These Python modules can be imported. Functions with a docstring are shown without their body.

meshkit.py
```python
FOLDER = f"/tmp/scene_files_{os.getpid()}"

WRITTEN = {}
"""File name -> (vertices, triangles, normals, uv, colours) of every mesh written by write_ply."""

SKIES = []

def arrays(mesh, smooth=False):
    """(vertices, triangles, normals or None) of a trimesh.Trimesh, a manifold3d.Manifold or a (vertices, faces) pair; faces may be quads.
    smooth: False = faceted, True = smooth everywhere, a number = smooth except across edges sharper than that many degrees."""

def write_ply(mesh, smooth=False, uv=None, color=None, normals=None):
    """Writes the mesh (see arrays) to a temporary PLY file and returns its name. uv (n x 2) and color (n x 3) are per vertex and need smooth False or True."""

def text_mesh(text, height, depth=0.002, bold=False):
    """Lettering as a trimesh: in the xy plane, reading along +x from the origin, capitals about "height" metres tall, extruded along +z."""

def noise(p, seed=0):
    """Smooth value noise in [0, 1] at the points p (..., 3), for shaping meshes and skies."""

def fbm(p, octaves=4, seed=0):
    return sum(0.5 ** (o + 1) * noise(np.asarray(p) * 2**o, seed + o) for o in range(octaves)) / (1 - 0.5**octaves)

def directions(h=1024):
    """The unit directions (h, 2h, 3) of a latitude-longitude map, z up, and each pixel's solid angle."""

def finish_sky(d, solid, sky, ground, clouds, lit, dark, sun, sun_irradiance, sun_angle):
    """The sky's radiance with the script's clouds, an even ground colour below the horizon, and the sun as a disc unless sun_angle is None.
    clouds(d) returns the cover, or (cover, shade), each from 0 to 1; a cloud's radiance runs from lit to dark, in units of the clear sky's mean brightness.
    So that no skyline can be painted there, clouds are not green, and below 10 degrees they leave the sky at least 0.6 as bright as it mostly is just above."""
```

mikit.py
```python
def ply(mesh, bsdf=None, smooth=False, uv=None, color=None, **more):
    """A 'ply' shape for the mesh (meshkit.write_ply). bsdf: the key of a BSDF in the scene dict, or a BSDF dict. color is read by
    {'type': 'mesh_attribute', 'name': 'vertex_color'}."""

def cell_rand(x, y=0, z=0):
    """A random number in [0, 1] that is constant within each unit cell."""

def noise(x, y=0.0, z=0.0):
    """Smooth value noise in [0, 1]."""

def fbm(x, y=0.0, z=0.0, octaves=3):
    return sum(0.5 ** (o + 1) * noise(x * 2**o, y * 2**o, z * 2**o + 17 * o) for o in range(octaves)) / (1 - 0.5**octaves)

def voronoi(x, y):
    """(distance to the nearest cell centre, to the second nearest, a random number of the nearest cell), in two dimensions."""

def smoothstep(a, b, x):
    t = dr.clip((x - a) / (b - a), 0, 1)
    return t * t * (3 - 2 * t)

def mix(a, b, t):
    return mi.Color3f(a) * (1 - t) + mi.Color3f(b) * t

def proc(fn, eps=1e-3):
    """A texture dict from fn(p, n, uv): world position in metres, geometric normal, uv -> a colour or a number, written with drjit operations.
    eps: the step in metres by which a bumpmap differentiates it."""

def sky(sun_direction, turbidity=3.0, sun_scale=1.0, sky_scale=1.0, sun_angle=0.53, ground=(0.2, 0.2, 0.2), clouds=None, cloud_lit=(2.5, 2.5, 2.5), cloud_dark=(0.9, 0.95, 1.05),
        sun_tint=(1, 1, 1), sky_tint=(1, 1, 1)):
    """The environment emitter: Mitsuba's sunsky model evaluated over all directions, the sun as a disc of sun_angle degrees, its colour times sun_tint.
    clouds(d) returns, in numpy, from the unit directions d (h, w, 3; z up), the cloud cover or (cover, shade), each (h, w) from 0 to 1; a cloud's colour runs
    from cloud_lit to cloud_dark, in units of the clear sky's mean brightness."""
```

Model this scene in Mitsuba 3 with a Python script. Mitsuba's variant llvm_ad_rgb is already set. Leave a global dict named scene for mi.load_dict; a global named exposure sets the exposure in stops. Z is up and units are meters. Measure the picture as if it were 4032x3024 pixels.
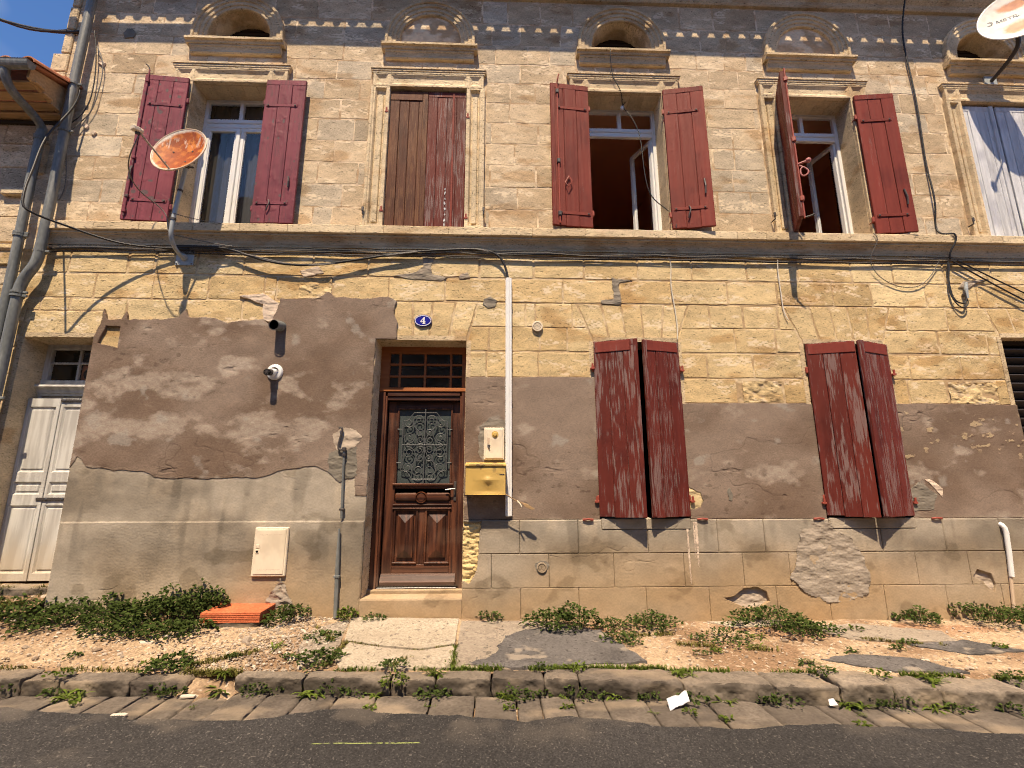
import math, random
import numpy as np, trimesh, shapely
import shapely.geometry as sg
from shapely.ops import unary_union
import drjit as dr
import mitsuba as mi
import mikit, meshkit
from mikit import noise, fbm, cell_rand, smoothstep, mix, voronoi, proc

T = mi.ScalarTransform4f
scene, labels = {"type": "scene"}, {}
# ------------------------------------------------------------------ camera, sky, exposure
PITCH, YAW = math.radians(12.130), math.radians(2.004)
FW = np.array([math.sin(YAW) * math.cos(PITCH), math.cos(YAW) * math.cos(PITCH), math.sin(PITCH)])
EYE = np.array([0.0, -5.3, 1.263])
scene["camera"] = {"type": "perspective", "fov": 92.68, "fov_axis": "x", "near_clip": 0.05, "far_clip": 3000.0,
                   "to_world": T().look_at(origin=EYE.tolist(), target=(EYE + FW).tolist(), up=[0.0016, 0.0, 1.0])}
SUN = np.array([-0.19, -1.0, 1.86])


def clouds(d):
    q = d / np.maximum(d[..., 2:3], 0.12)
    f = meshkit.fbm(np.stack([q[..., 0] * 0.9 + 4.2, q[..., 1] * 0.9 + 1.1, 0 * q[..., 0] + 3.3], -1), 5, 7)
    g = meshkit.fbm(np.stack([q[..., 0] * 3.1, q[..., 1] * 1.3 + 9.0, 0 * q[..., 0]], -1), 4, 11)
    cover = np.clip((f - 0.60) / 0.16, 0, 1) * np.clip(0.35 + g, 0, 1) * 0.85
    return cover, np.clip((f - 0.66) / 0.3, 0, 1) * 0.5


scene["sky"] = mikit.sky(SUN.tolist(), turbidity=3.0, clouds=clouds, sky_tint=(0.60, 0.71, 0.86), sun_tint=(1.0, 0.96, 0.89))
exposure = 2.4

# ------------------------------------------------------------------ helpers
counts = {}


def key_for(name, parent=None):
    base = name if parent is None else parent + "__" + name
    n = counts.get(base, -1) + 1
    counts[base] = n
    return base if n == 0 else "%s_%03d" % (base, n)


def add(name, mesh, bsdf, parent=None, smooth=False, uv=None, stuff=False):
    k = key_for(name, parent)
    if isinstance(mesh, (list, tuple)) and len(mesh) and isinstance(mesh[0], trimesh.Trimesh):
        mesh = cat(mesh)
    if uv is not None and not isinstance(uv, np.ndarray):
        uv = np.tile(np.array(uv, float), (len(mesh.vertices), 1))
    scene[k] = mikit.ply(mesh, bsdf, smooth=smooth, uv=uv)
    if stuff:
        labels.setdefault(k, {})["kind"] = "stuff"
    return k


def thing(name, label, category, group=None, kind=None):
    k = key_for(name)
    labels[k] = {"label": label, "category": category}
    if group: labels[k]["group"] = group
    if kind: labels[k]["kind"] = kind
    return k


def tag(k, label, category=None, group=None, kind=None):
    labels[k] = {**labels.get(k, {}), "label": label}
    if category: labels[k]["category"] = category
    if group: labels[k]["group"] = group
    if kind: labels[k]["kind"] = kind
    return k


def cat(ms):
    return trimesh.util.concatenate(list(ms))


def TM(v, f):
    return trimesh.Trimesh(np.asarray(v, float), np.asarray(f, int), process=False)


def box(x0, x1, y0, y1, z0, z1, b=0.0):
    if b <= 0:
        v = np.array([[x, y, z] for x in (x0, x1) for y in (y0, y1) for z in (z0, z1)])
    else:
        b = min(b, (x1 - x0) * .45, (y1 - y0) * .45, (z1 - z0) * .45)
        v = []
        for x, sx in ((x0, 1), (x1, -1)):
            for y, sy in ((y0, 1), (y1, -1)):
                for z, sz in ((z0, 1), (z1, -1)):
                    v += [[x + sx * b, y + sy * b, z], [x + sx * b, y, z + sz * b], [x, y + sy * b, z + sz * b]]
        v = np.array(v)
    return trimesh.convex.convex_hull(v)


def nz(p, s=1.0, seed=0):
    return meshkit.noise(np.asarray(p, float) * s, seed) - 0.5


def fb(p, s=1.0, o=3, seed=0):
    return meshkit.fbm(np.asarray(p, float) * s, o, seed) - 0.5


def densify(pts, step):
    pts = [np.array(p, float) for p in pts]
    out = []
    for a, b in zip(pts, pts[1:] + pts[:1]):
        n = max(1, int(math.ceil(np.linalg.norm(b - a) / step)))
        out += [a + (b - a) * i / n for i in range(n)]
    return np.array(out)


def ragged(pts, step=0.03, amp=0.012, scale=14, seed=0, closed=True):
    """A polygon (x, z) with its outline roughened by noise."""
    p = densify(pts, step)
    q = np.c_[p[:, 0], np.full(len(p), seed * 1.7), p[:, 1]]
    d = np.c_[fb(q, scale, 2, seed), fb(q, scale, 2, seed + 31)] * 2 * amp
    return sg.Polygon(p + d).buffer(0)


def polys(g):
    return [q for q in getattr(g, "geoms", [g]) if isinstance(q, sg.Polygon) and q.area > 1e-5]


def prism(poly, y0, y1, bevel=0.0, wob=0.0, step=0.07, seed=0, front=None, back=False):
    """Polygon in the xz plane given depth from y0 (front) to y1, front edges bevelled."""
    poly = shapely.geometry.polygon.orient(poly, 1.0)
    V, F, off = [], [], 0
    inner_rings = []
    for ring in [poly.exterior] + list(poly.interiors):
        r = np.array(ring.coords)[:-1]
        if wob or step: r = densify(r, step) if step else r
        if wob:
            q = np.c_[r[:, 0], np.full(len(r), seed * .37), r[:, 1]]
            r = r + np.c_[fb(q, 11, 2, seed), fb(q, 11, 2, seed + 5)] * 2 * wob
        a, c = np.roll(r, 1, 0), np.roll(r, -1, 0)
        e1 = (r - a) / (np.linalg.norm(r - a, axis=1, keepdims=True) + 1e-12)
        e2 = (c - r) / (np.linalg.norm(c - r, axis=1, keepdims=True) + 1e-12)
        n = np.c_[-(e1 + e2)[:, 1], (e1 + e2)[:, 0]]
        n /= np.linalg.norm(n, axis=1, keepdims=True) + 1e-12
        cosh = np.clip((n * np.c_[-e1[:, 1], e1[:, 0]]).sum(1), .5, 1)
        inn = r + n * (bevel / cosh)[:, None]
        inner_rings.append(inn)
        m = len(r)
        rings = [(inn, y0)] + ([(r, y0 + bevel)] if bevel else []) + [(r, y1)]
        for k, (rr, y) in enumerate(rings):
            V.append(np.c_[rr[:, 0], np.full(m, y), rr[:, 1]])
        for k in range(len(rings) - 1):
            b0, b1 = off + k * m, off + (k + 1) * m
            i = np.arange(m); j = (i + 1) % m
            F += list(np.c_[b0 + i, b1 + i, b0 + j]) + list(np.c_[b0 + j, b1 + i, b1 + j])
        off += m * len(rings)
    cap = sg.Polygon(inner_rings[0], inner_rings[1:])
    if not cap.is_valid:
        cap = cap.buffer(0)
    for g in polys(cap):
        v2, f2 = trimesh.creation.triangulate_polygon(g, engine="earcut")
        v2 = np.asarray(v2); f2 = np.asarray(f2)
        A = np.cross(v2[f2[:, 1]] - v2[f2[:, 0]], v2[f2[:, 2]] - v2[f2[:, 0]])
        f2 = np.where((A < 0)[:, None], f2[:, ::-1], f2)
        V.append(np.c_[v2[:, 0], np.full(len(v2), y0), v2[:, 1]])
        F += list(f2 + off); off += len(v2)
        if back:
            V.append(np.c_[v2[:, 0], np.full(len(v2), y1), v2[:, 1]])
            F += list(f2[:, ::-1] + off); off += len(v2)
    return TM(np.vstack(V), F)


def rect(x0, x1, z0, z1):
    return sg.box(x0, z0, x1, z1)


def tube(pts, r, n=8, cap=True):
    p = np.array(pts, float)
    m = len(p)
    r = np.broadcast_to(r, (m,))
    t = np.gradient(p, axis=0)
    t /= np.linalg.norm(t, axis=1, keepdims=True) + 1e-12
    u = np.cross(t[0], [0.31, 0.17, 0.93]); u /= np.linalg.norm(u)
    V = []
    for i in range(m):
        u = u - t[i] * (u @ t[i]); u /= np.linalg.norm(u) + 1e-12
        w = np.cross(t[i], u)
        a = np.arange(n) * 2 * np.pi / n
        V.append(p[i] + r[i] * (np.cos(a)[:, None] * u + np.sin(a)[:, None] * w))
    V = np.vstack(V); F = []
    for i in range(m - 1):
        for k in range(n):
            a, b, c, d = i * n + k, i * n + (k + 1) % n, (i + 1) * n + k, (i + 1) * n + (k + 1) % n
            F += [[a, b, c], [b, d, c]]
    if cap:
        V = np.vstack([V, p[:1], p[-1:]]); o = m * n
        for k in range(n):
            F += [[o, (k + 1) % n, k], [o + 1, (m - 1) * n + k, (m - 1) * n + (k + 1) % n]]
    return TM(V, F)


def smooth_path(pts, n=10):
    from scipy.interpolate import CubicSpline
    p = np.array(pts, float)
    s = np.r_[0, np.cumsum(np.linalg.norm(np.diff(p, axis=0), axis=1))]
    return CubicSpline(s, p)(np.linspace(0, s[-1], n * (len(p) - 1) + 1))


def mould(profile, x0, x1, wob=0.0, seed=0, step=0.25):
    """A moulding with the profile [(y, z)...] (front outline from top to bottom) run along x."""
    n = max(1, int((x1 - x0) / step)) if wob else 1
    xs = np.linspace(x0, x1, n + 1)
    pr = np.array(profile, float); m = len(pr)
    V = []
    for x in xs:
        q = np.c_[np.full(m, x), pr]
        if wob: q[:, 1] += nz(q, 5, seed) * 2 * wob; q[:, 2] += nz(q, 4, seed + 3) * 2 * wob
        V.append(q)
    V = np.vstack(V); F = []
    for i in range(n):
        for k in range(m - 1):
            a, b = i * m + k, (i + 1) * m + k
            F += [[a, a + 1, b], [b, a + 1, b + 1]]
    for e, s in ((0, 1), (n * m, -1)):
        v2, f2 = trimesh.creation.triangulate_polygon(sg.Polygon(pr).buffer(0), engine="earcut")
        o = len(V); V = np.vstack([V, np.c_[np.full(len(v2), xs[0] if e == 0 else xs[-1]), v2]])
        F += list(np.asarray(f2) + o)
    return TM(V, F)


def lathe(prof, center, axis="z", n=20):
    """prof: [(radius, height)]"""
    a = np.arange(n) * 2 * np.pi / n
    V = []
    for r, h in prof:
        V.append(np.c_[r * np.cos(a), r * np.sin(a), np.full(n, h)])
    V = np.vstack(V); F = []
    for i in range(len(prof) - 1):
        for k in range(n):
            p, q = i * n + k, i * n + (k + 1) % n
            F += [[p, q, p + n], [q, q + n, p + n]]
    if axis == "y":
        V = np.c_[V[:, 0], -V[:, 2], V[:, 1]]
    return TM(V + np.array(center), F)


def rot_z(m, ang, c):
    m = m.copy(); co, si = math.cos(ang), math.sin(ang)
    v = m.vertices - np.array(c)
    m.vertices = np.c_[v[:, 0] * co - v[:, 1] * si, v[:, 0] * si + v[:, 1] * co, v[:, 2]] + np.array(c)
    return m


# ------------------------------------------------------------------ materials
def rgb(*c): return {"type": "rgb", "value": list(c)}


def two(b): return {"type": "twosided", "bsdf": b}


def mat(name, fn, rough=0.85, bump=None, bscale=1.0, eps=2e-3, spec=0.25, metallic=0.0):
    b = {"type": "principled", "base_color": proc(fn), "roughness": rough, "specular": spec, "metallic": metallic}
    if bump is not None:
        b = {"type": "bumpmap", "arbitrary": proc(bump, eps=eps), "scale": bscale, "bsdf": b}
    scene[name] = two(b)


def flat(name, c, rough=0.6, spec=0.4, metallic=0.0):
    scene[name] = two({"type": "principled", "base_color": rgb(*c), "roughness": rough, "specular": spec, "metallic": metallic})


def C(*c): return mi.Color3f(*c)


def stone_col(p, n, uv):
    t, zone = uv.x, uv.y
    up = mix((.47, .355, .225), (.62, .495, .335), t)
    up = mix(up, up * C(.90, .96, 1.06), smoothstep(.62, .72, cell_rand(t * 977.0, 3.0)))
    lo = mix((.52, .365, .175), (.66, .52, .295), t)
    tr = mix((.54, .42, .265), (.64, .52, .345), t)
    c = dr.select(zone < .5, up, dr.select(zone < 1.5, lo, tr))
    big = fbm(p.x * 1.7 + uv.x * 9, p.y * 1.7, p.z * 2.3, 3)
    med = fbm(p.x * 9, p.y * 9, p.z * 15 + uv.x * 20, 3)
    fine = noise(p.x * 70, p.y * 70, p.z * 90)
    c = c * (.62 + .5 * big + .42 * (med - .5) + .34 * (fine - .5) + .26 * (noise(p.x * 130, p.y * 130, p.z * 160) - .5))
    pale = smoothstep(.56, .72, fbm(p.x * 5 + 3, p.y * 5, p.z * 9 + 11, 4)) * smoothstep(.35, .6, noise(p.x * 38, p.y * 38, p.z * 50))
    c = mix(c, (.72, .60, .43), pale * dr.select(zone < 1.5, .75, .25))
    brown = smoothstep(.60, .74, fbm(p.x * 2.6 + 31, p.y * 2.6, p.z * 4.4, 4))
    c = mix(c, c * C(.74, .62, .50), brown * .75)
    grey = smoothstep(7.05, 7.5, p.z + .5 * (fbm(p.x * 2, p.y, p.z * 3) - .5)) + dr.select(zone > 1.5, smoothstep(.55, .75, fbm(p.x * 3, p.y * 8, p.z * 8 + 5)) * .3, 0)  # greyer wall top: mostly eave shade put into the colour; trim part is weathering
    c = mix(c, c * C(.82, .84, .86), dr.clip(grey, 0, 1) * .7)
    pit = smoothstep(.80, .86, noise(p.x * 42 + 7, p.y * 42, p.z * 60))
    return c * (1 - .45 * pit)


def stone_bump(p, n, uv):
    return .0045 * fbm(p.x * 14, p.y * 14, p.z * 24, 3) + .003 * noise(p.x * 60, p.y * 60, p.z * 95) - .005 * smoothstep(.80, .88, noise(p.x * 42 + 7, p.y * 42, p.z * 60))


mat("stone", stone_col, .9, stone_bump, 1.0)


def mortar_col(p, n, uv):
    f = fbm(p.x * 6, p.y * 6, p.z * 6, 3)
    up = mix((.40, .28, .17), (.62, .50, .35), smoothstep(.4, .62, f))
    lo = mix((.38, .265, .15), (.55, .43, .27), smoothstep(.4, .65, f))
    c = dr.select(p.z > 4.0, up, lo)
    return c * (.8 + .4 * noise(p.x * 45, p.y * 45, p.z * 45))


mat("mortar", mortar_col, .95, lambda p, n, uv: .012 * fbm(p.x * 22, p.y * 22, p.z * 22, 3), 1.0)


def brown_col(p, n, uv):
    f = fbm(p.x * 1.3 + 5, p.y, p.z * 1.3, 3)
    c = mix((.150, .103, .074), (.225, .170, .133), smoothstep(.32, .66, f))
    ck = crack(p, 1.5) * smoothstep(.42, .58, noise(p.x * .9, p.y, p.z * .9))
    c = c * (1 - .20 * ck)
    c = c * (.86 + .3 * (fbm(p.x * 7, p.y * 7, p.z * 7, 3)))
    w = fbm(p.x * 3.1 + 8, p.y, p.z * 4.2 + 2, 6)
    zone = smoothstep(-1.0, -2.4, p.x) * smoothstep(1.35, 1.8, p.z) * (1 - .8 * smoothstep(2.35, 2.75, p.z)) * .125 - .10
    worn = smoothstep(.51, .68, w + zone + .10 * (fbm(p.x * 14, p.y, p.z * 17, 3) - .5))
    c = mix(c, (.40, .335, .275), worn * .6 * (.45 + .9 * fbm(p.x * 22, p.y, p.z * 26, 3)))
    blot = smoothstep(.66, .78, fbm(p.x * 4.5 + 40, p.y, p.z * 4.5, 4) + zone * .25)
    c = mix(c, (.30, .27, .235), blot * .6)
    pit = smoothstep(.64, .76, fbm(p.x * 13 + 2, p.y * 9, p.z * 17, 3)) * smoothstep(.48, .62, noise(p.x * 1.6, p.y, p.z * 1.6 + 4))
    c = mix(c, c * C(.62, .60, .58), pit * .8)
    rim = smoothstep(.66, .70, fbm(p.x * 13 + 2, p.y * 9, p.z * 17 - .35, 3)) * smoothstep(.48, .62, noise(p.x * 1.6, p.y, p.z * 1.6 + 4)) * smoothstep(3.2, 4.6, p.x)
    c = mix(c, C(.55, .42, .25), rim * .5)
    return c * (.82 + .36 * noise(p.x * 80, p.y * 80, p.z * 80))


def crack(p, s):
    a = fbm(p.x * s + 3.1, p.y, p.z * s + 7.7, 4)
    return 1 - smoothstep(0.0, .006 * s, dr.abs(a - .5))


def brown_bump(p, n, uv):
    pit = smoothstep(.70, .80, fbm(p.x * 9 + 2, p.y * 9, p.z * 11, 3)) * smoothstep(.45, .6, noise(p.x * 1.6, p.y, p.z * 1.6 + 4))
    return .014 * fbm(p.x * 7, p.y * 7, p.z * 7, 5) + .004 * noise(p.x * 85, p.y * 85, p.z * 85) - .012 * pit - .004 * crack(p, 1.5) * smoothstep(.42, .58, noise(p.x * .9, p.y, p.z * .9))


mat("brown_render", brown_col, .93, brown_bump, 1.0)


def cement_col(p, n, uv):
    f = fbm(p.x * 1.1, p.y, p.z * 1.6 + 3, 4)
    c = mix((.17, .143, .11), (.34, .295, .235), smoothstep(.32, .66, f))
    c = mix(c, c * C(1.25, 1.22, 1.18), smoothstep(.52, .7, fbm(p.x * 5 + 3, p.y, p.z * 2.2, 4)) * .7)
    warm = smoothstep(.80, .12, p.z + .85 * (fbm(p.x * .9 + 4, p.y, p.z * .7, 3) - .5)) * smoothstep(-4.6, -3.0, p.x)
    c = mix(c, mix((.36, .225, .105), (.37, .28, .18), fbm(p.x * 2.1, p.y, p.z * 2.6, 3)), warm * .85)
    drip = smoothstep(.56, .72, fbm(p.x * 7, p.y, p.z * .55 + 2, 3)) * smoothstep(.1, .95, p.z)
    c = mix(c, c * C(.66, .66, .66), drip * .8)
    stain = smoothstep(.62, .7, fbm(p.x * 3.3 + 12, p.y, p.z * 3.3, 4))
    c = mix(c, c * C(.62, .60, .56), stain * .65)
    return c * (.78 + .28 * fbm(p.x * 12, p.y * 12, p.z * 12, 3) + .2 * noise(p.x * 75, p.y * 75, p.z * 75))


mat("cement", cement_col, .93, lambda p, n, uv: .006 * fbm(p.x * 8, p.y * 8, p.z * 8, 5) + .003 * noise(p.x * 70, p.y * 70, p.z * 70) - .004 * crack(p, 1.2) * smoothstep(.5, .6, noise(p.x * .8 + 9, p.y, p.z * .8)), 1.0)


def patch_col(p, n, uv):   # uv.x: 0 grey cement .. 1 pale pinkish lime
    c = mix((.20, .178, .145), (.62, .50, .39), uv.x)
    c = dr.select(uv.y > .5, mix((.62, .44, .17), (.70, .56, .32), uv.x), c)
    return c * (.6 + .6 * fbm(p.x * 9, p.y * 9, p.z * 9, 4)) * (.88 + .24 * noise(p.x * 60, p.y * 60, p.z * 60))


mat("patch", patch_col, .93, lambda p, n, uv: .028 * fbm(p.x * 7, p.y * 7, p.z * 17, 4) + .004 * noise(p.x * 50, p.y * 50, p.z * 50), 1.0)


def paint_col(p, n, uv):
    # uv.x = shade of one plank, uv.y = kind: 0 plum, 1 brick red, 2 dark worn red, 3 stripped brown, 4 pale grey-white
    k = uv.y
    c = dr.select(k < .5, C(.195, .048, .066), dr.select(k < 1.5, C(.175, .034, .024), dr.select(k < 2.5, C(.115, .0205, .0145), dr.select(k < 3.5, C(.088, .030, .0145), C(.52, .53, .55)))))
    g = fbm(p.x * 34 + p.y * 34 + uv.x * 50, p.y * 3, p.z * 1.6, 4)
    c = c * (.68 + .45 * uv.x * .5 + .42 * g)
    dirt = smoothstep(.5, .72, fbm(p.x * 3 + uv.x * 7, p.y * 3, p.z * 2.2, 4))
    c = mix(c, c * C(.62, .62, .68), dirt * .6)
    amount = dr.select(k < .5, .055, dr.select(k < 1.5, -.02, dr.select(k < 2.5, .085, dr.select(k < 3.5, .10, -.03))))
    wear = smoothstep(.585, .70, fbm(p.x * 130 + p.y * 130 + 9 + uv.x * 30, p.y * 5, p.z * 6.5, 4) * .55 + fbm(p.x * 9 + uv.x * 40, p.y * 5, p.z * 1.5, 4) * .45 + amount)
    under = dr.select(k < .5, C(.075, .045, .048), dr.select(k < 2.5, C(.235, .180, .170), dr.select(k < 3.5, C(.17, .078, .036), C(.30, .29, .27))))
    c = mix(c, under, wear * dr.select((k > .5) & (k < 1.5), .3, .55))
    chip = smoothstep(.80, .84, noise(p.x * 26 + uv.x * 90, p.y * 26, p.z * 13)) * dr.select(k < .5, .9, .0)
    c = mix(c, dr.select(k < .5, C(.10, .075, .075), C(.48, .42, .40)), chip)
    return c


mat("shutter_paint", paint_col, .62, lambda p, n, uv: .0035 * fbm(p.x * 45 + p.y * 45 + uv.x * 50, p.y * 3, p.z * 2.2, 3) + .0035 * smoothstep(.55, .75, fbm(p.x * 14, p.y * 14, p.z * 9, 3)) * dr.select(uv.y < .5, 1.0, .25), 1.0, spec=.18)


def wood_col(p, n, uv):
    g = fbm(p.x * 40 + p.y * 20 + uv.x * 31, p.y * 6, p.z * 2.2, 4)
    g = dr.select(uv.y > .5, fbm(p.x * 2.2 + uv.x * 31, p.y * 6, p.z * 40 + p.y * 20, 4), g)
    c = mix((.030, .0095, .0055), (.112, .039, .019), smoothstep(.3, .72, g))
    fade = smoothstep(.55, .2, p.z) * .8 + smoothstep(.52, .7, fbm(p.x * 4, p.y * 4, p.z * 4)) * .25
    return mix(c, C(.17, .115, .085) * (.6 + .8 * g), dr.clip(fade, 0, 1) * .6)


mat("door_wood", wood_col, .42, lambda p, n, uv: .0012 * fbm(p.x * 60, p.y * 10, p.z * 4, 3), 1.0, spec=.45)


def pine_col(p, n, uv):
    g = fbm(p.x * 4 + uv.x * 31, p.y * 30, p.z * 30, 3)
    return mix((.26, .085, .028), (.42, .155, .055), g)


mat("red_pine", pine_col, .5)


def board_col(p, n, uv):
    g = fbm(p.x * 3 + uv.x * 31, p.y * 45, p.z * 45, 3)
    return mix((.25, .15, .07), (.46, .31, .165), g) * (.8 + .4 * uv.x)


mat("soffit_board", board_col, .7)


def greypaint_col(p, n, uv):
    g = fbm(p.x * 25 + uv.x * 13, p.y * 5, p.z * 2, 4)
    c = mix((.40, .385, .36), (.56, .55, .52), smoothstep(.3, .7, g))
    low = smoothstep(.95, .45, p.z + .5 * (fbm(p.x * 6, p.y * 3, p.z * 3) - .5))
    return mix(c, C(.46, .355, .23), low * .55)


mat("grey_door_paint", greypaint_col, .6)


def zinc_col(p, n, uv):
    f = fbm(p.x * 6, p.y * 6, p.z * 3.5, 4)
    s = smoothstep(.5, .7, fbm(p.x * 30, p.y * 30, p.z * 1.7, 3))
    c = mix((.095, .102, .100), (.175, .185, .180), f)
    return mix(c, C(.30, .31, .30), s * .35) * (.85 + .3 * noise(p.x * 50, p.y * 50, p.z * 25))


mat("zinc", zinc_col, .48, spec=.4)


def rust_col(p, n, uv):
    r = dr.sqrt(dr.square(uv.x) + dr.square(uv.y))
    f = fbm(uv.x * 2.3 + 3, uv.y * 2.3, 1.5, 5)
    rust = mix((.27, .058, .009), (.50, .165, .032), smoothstep(.35, .68, fbm(uv.x * 4, uv.y * 4 + 9, 2.0, 4)))
    rust = mix(rust, C(.20, .05, .015), smoothstep(.58, .74, fbm(uv.x * 9, uv.y * 7 + 2, 4.0, 3)) * .7)
    white = C(.62, .58, .50) * (.85 + .3 * noise(uv.x * 20, uv.y * 20, 1.0))
    edge = smoothstep(.88, 1.0, r + .16 * (f - .5) + .08 * smoothstep(.2, -.6, uv.x) * smoothstep(.2, .7, uv.y))
    streak = smoothstep(.62, .72, fbm(uv.x * 14, uv.y * 3.0, 7.0, 3)) * smoothstep(.12, .3, uv.y) * smoothstep(.75, .5, uv.y) * .4
    return mix(rust, white, dr.clip(edge + streak, 0, 1))


mat("rusty_dish", rust_col, .6)


def rust2_col(p, n, uv):
    f = fbm(uv.x * 1.9 + 13, uv.y * 2.3 + 4, 8.5, 5)
    white = C(.62, .60, .54) * (.85 + .3 * fbm(uv.x * 9, uv.y * 9, 1.0))
    rust = mix((.36, .10, .035), (.60, .26, .11), fbm(uv.x * 6, uv.y * 6 + 9, 2.0, 4))
    def blob(cx, cy, sx, sy):
        return smoothstep(1.0, .55, dr.sqrt(dr.square((uv.x - cx) / sx) + dr.square((uv.y - cy) / sy)) + 1.3 * (f - .5))
    return mix(white, rust, dr.clip(blob(-.02, -.40, .62, .36) + blob(.10, .55, .7, .20), 0, 1) * .92)


mat("white_dish", rust2_col, .5)


def asphalt_col(p, n, uv):
    g = noise(p.x * 150, p.y * 120, 2.0)
    h = noise(p.x * 115 + 5, p.y * 85, 7.0)
    c = C(.034, .0315, .0305) * (.72 + .65 * fbm(p.x * 1.1, p.y * 1.1, 1.0, 4))
    c = c * (.50 + .8 * g)
    c = mix(c, C(.15, .135, .12), smoothstep(.80, .95, h) * .6)
    dust = smoothstep(.50, .70, fbm(p.x * 2.5, p.y * 3 + 3, 5.0, 4)) * smoothstep(-2.35, -1.75, p.y) * .32
    c = mix(c, C(.15, .125, .10), dust)
    line = smoothstep(.008, .003, dr.abs(p.y + 2.07 + .02 * (p.x + .7) - .006 * noise(p.x * 9, 1.0))) * smoothstep(-1.06, -1.03, p.x) * smoothstep(-.42, -.44, p.x)
    c = c * (1 + .22 * smoothstep(-1.05, -1.22, p.x + .12 * fbm(p.x, p.y * 4, 2.0, 3)))
    return mix(c, C(.30, .35, .11), line * smoothstep(.15, .45, noise(p.x * 60, p.y * 90)) * .8)


mat("asphalt", asphalt_col, .9, lambda p, n, uv: .007 * noise(p.x * 120, p.y * 100, 1.0) + .004 * noise(p.x * 60, p.y * 60, 5.0), 1.0)


def kerb_col(p, n, uv):
    c = mix((.090, .074, .060), (.200, .165, .128), uv.x)
    c = c * (.55 + .9 * fbm(p.x * 5 + uv.x * 30, p.y * 5, p.z * 5, 4)) * (.75 + .5 * noise(p.x * 70, p.y * 70, p.z * 70))
    warm = smoothstep(.5, .68, fbm(p.x * 3, p.y * 7, p.z * 7 + 4, 3))
    c = mix(c, C(.29, .225, .155), warm * .5)
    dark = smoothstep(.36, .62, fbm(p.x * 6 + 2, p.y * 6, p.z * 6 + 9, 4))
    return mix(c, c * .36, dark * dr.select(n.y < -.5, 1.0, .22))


mat("kerbstone", kerb_col, .92, lambda p, n, uv: .026 * fbm(p.x * 18, p.y * 18, p.z * 18, 5), 1.0)


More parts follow.
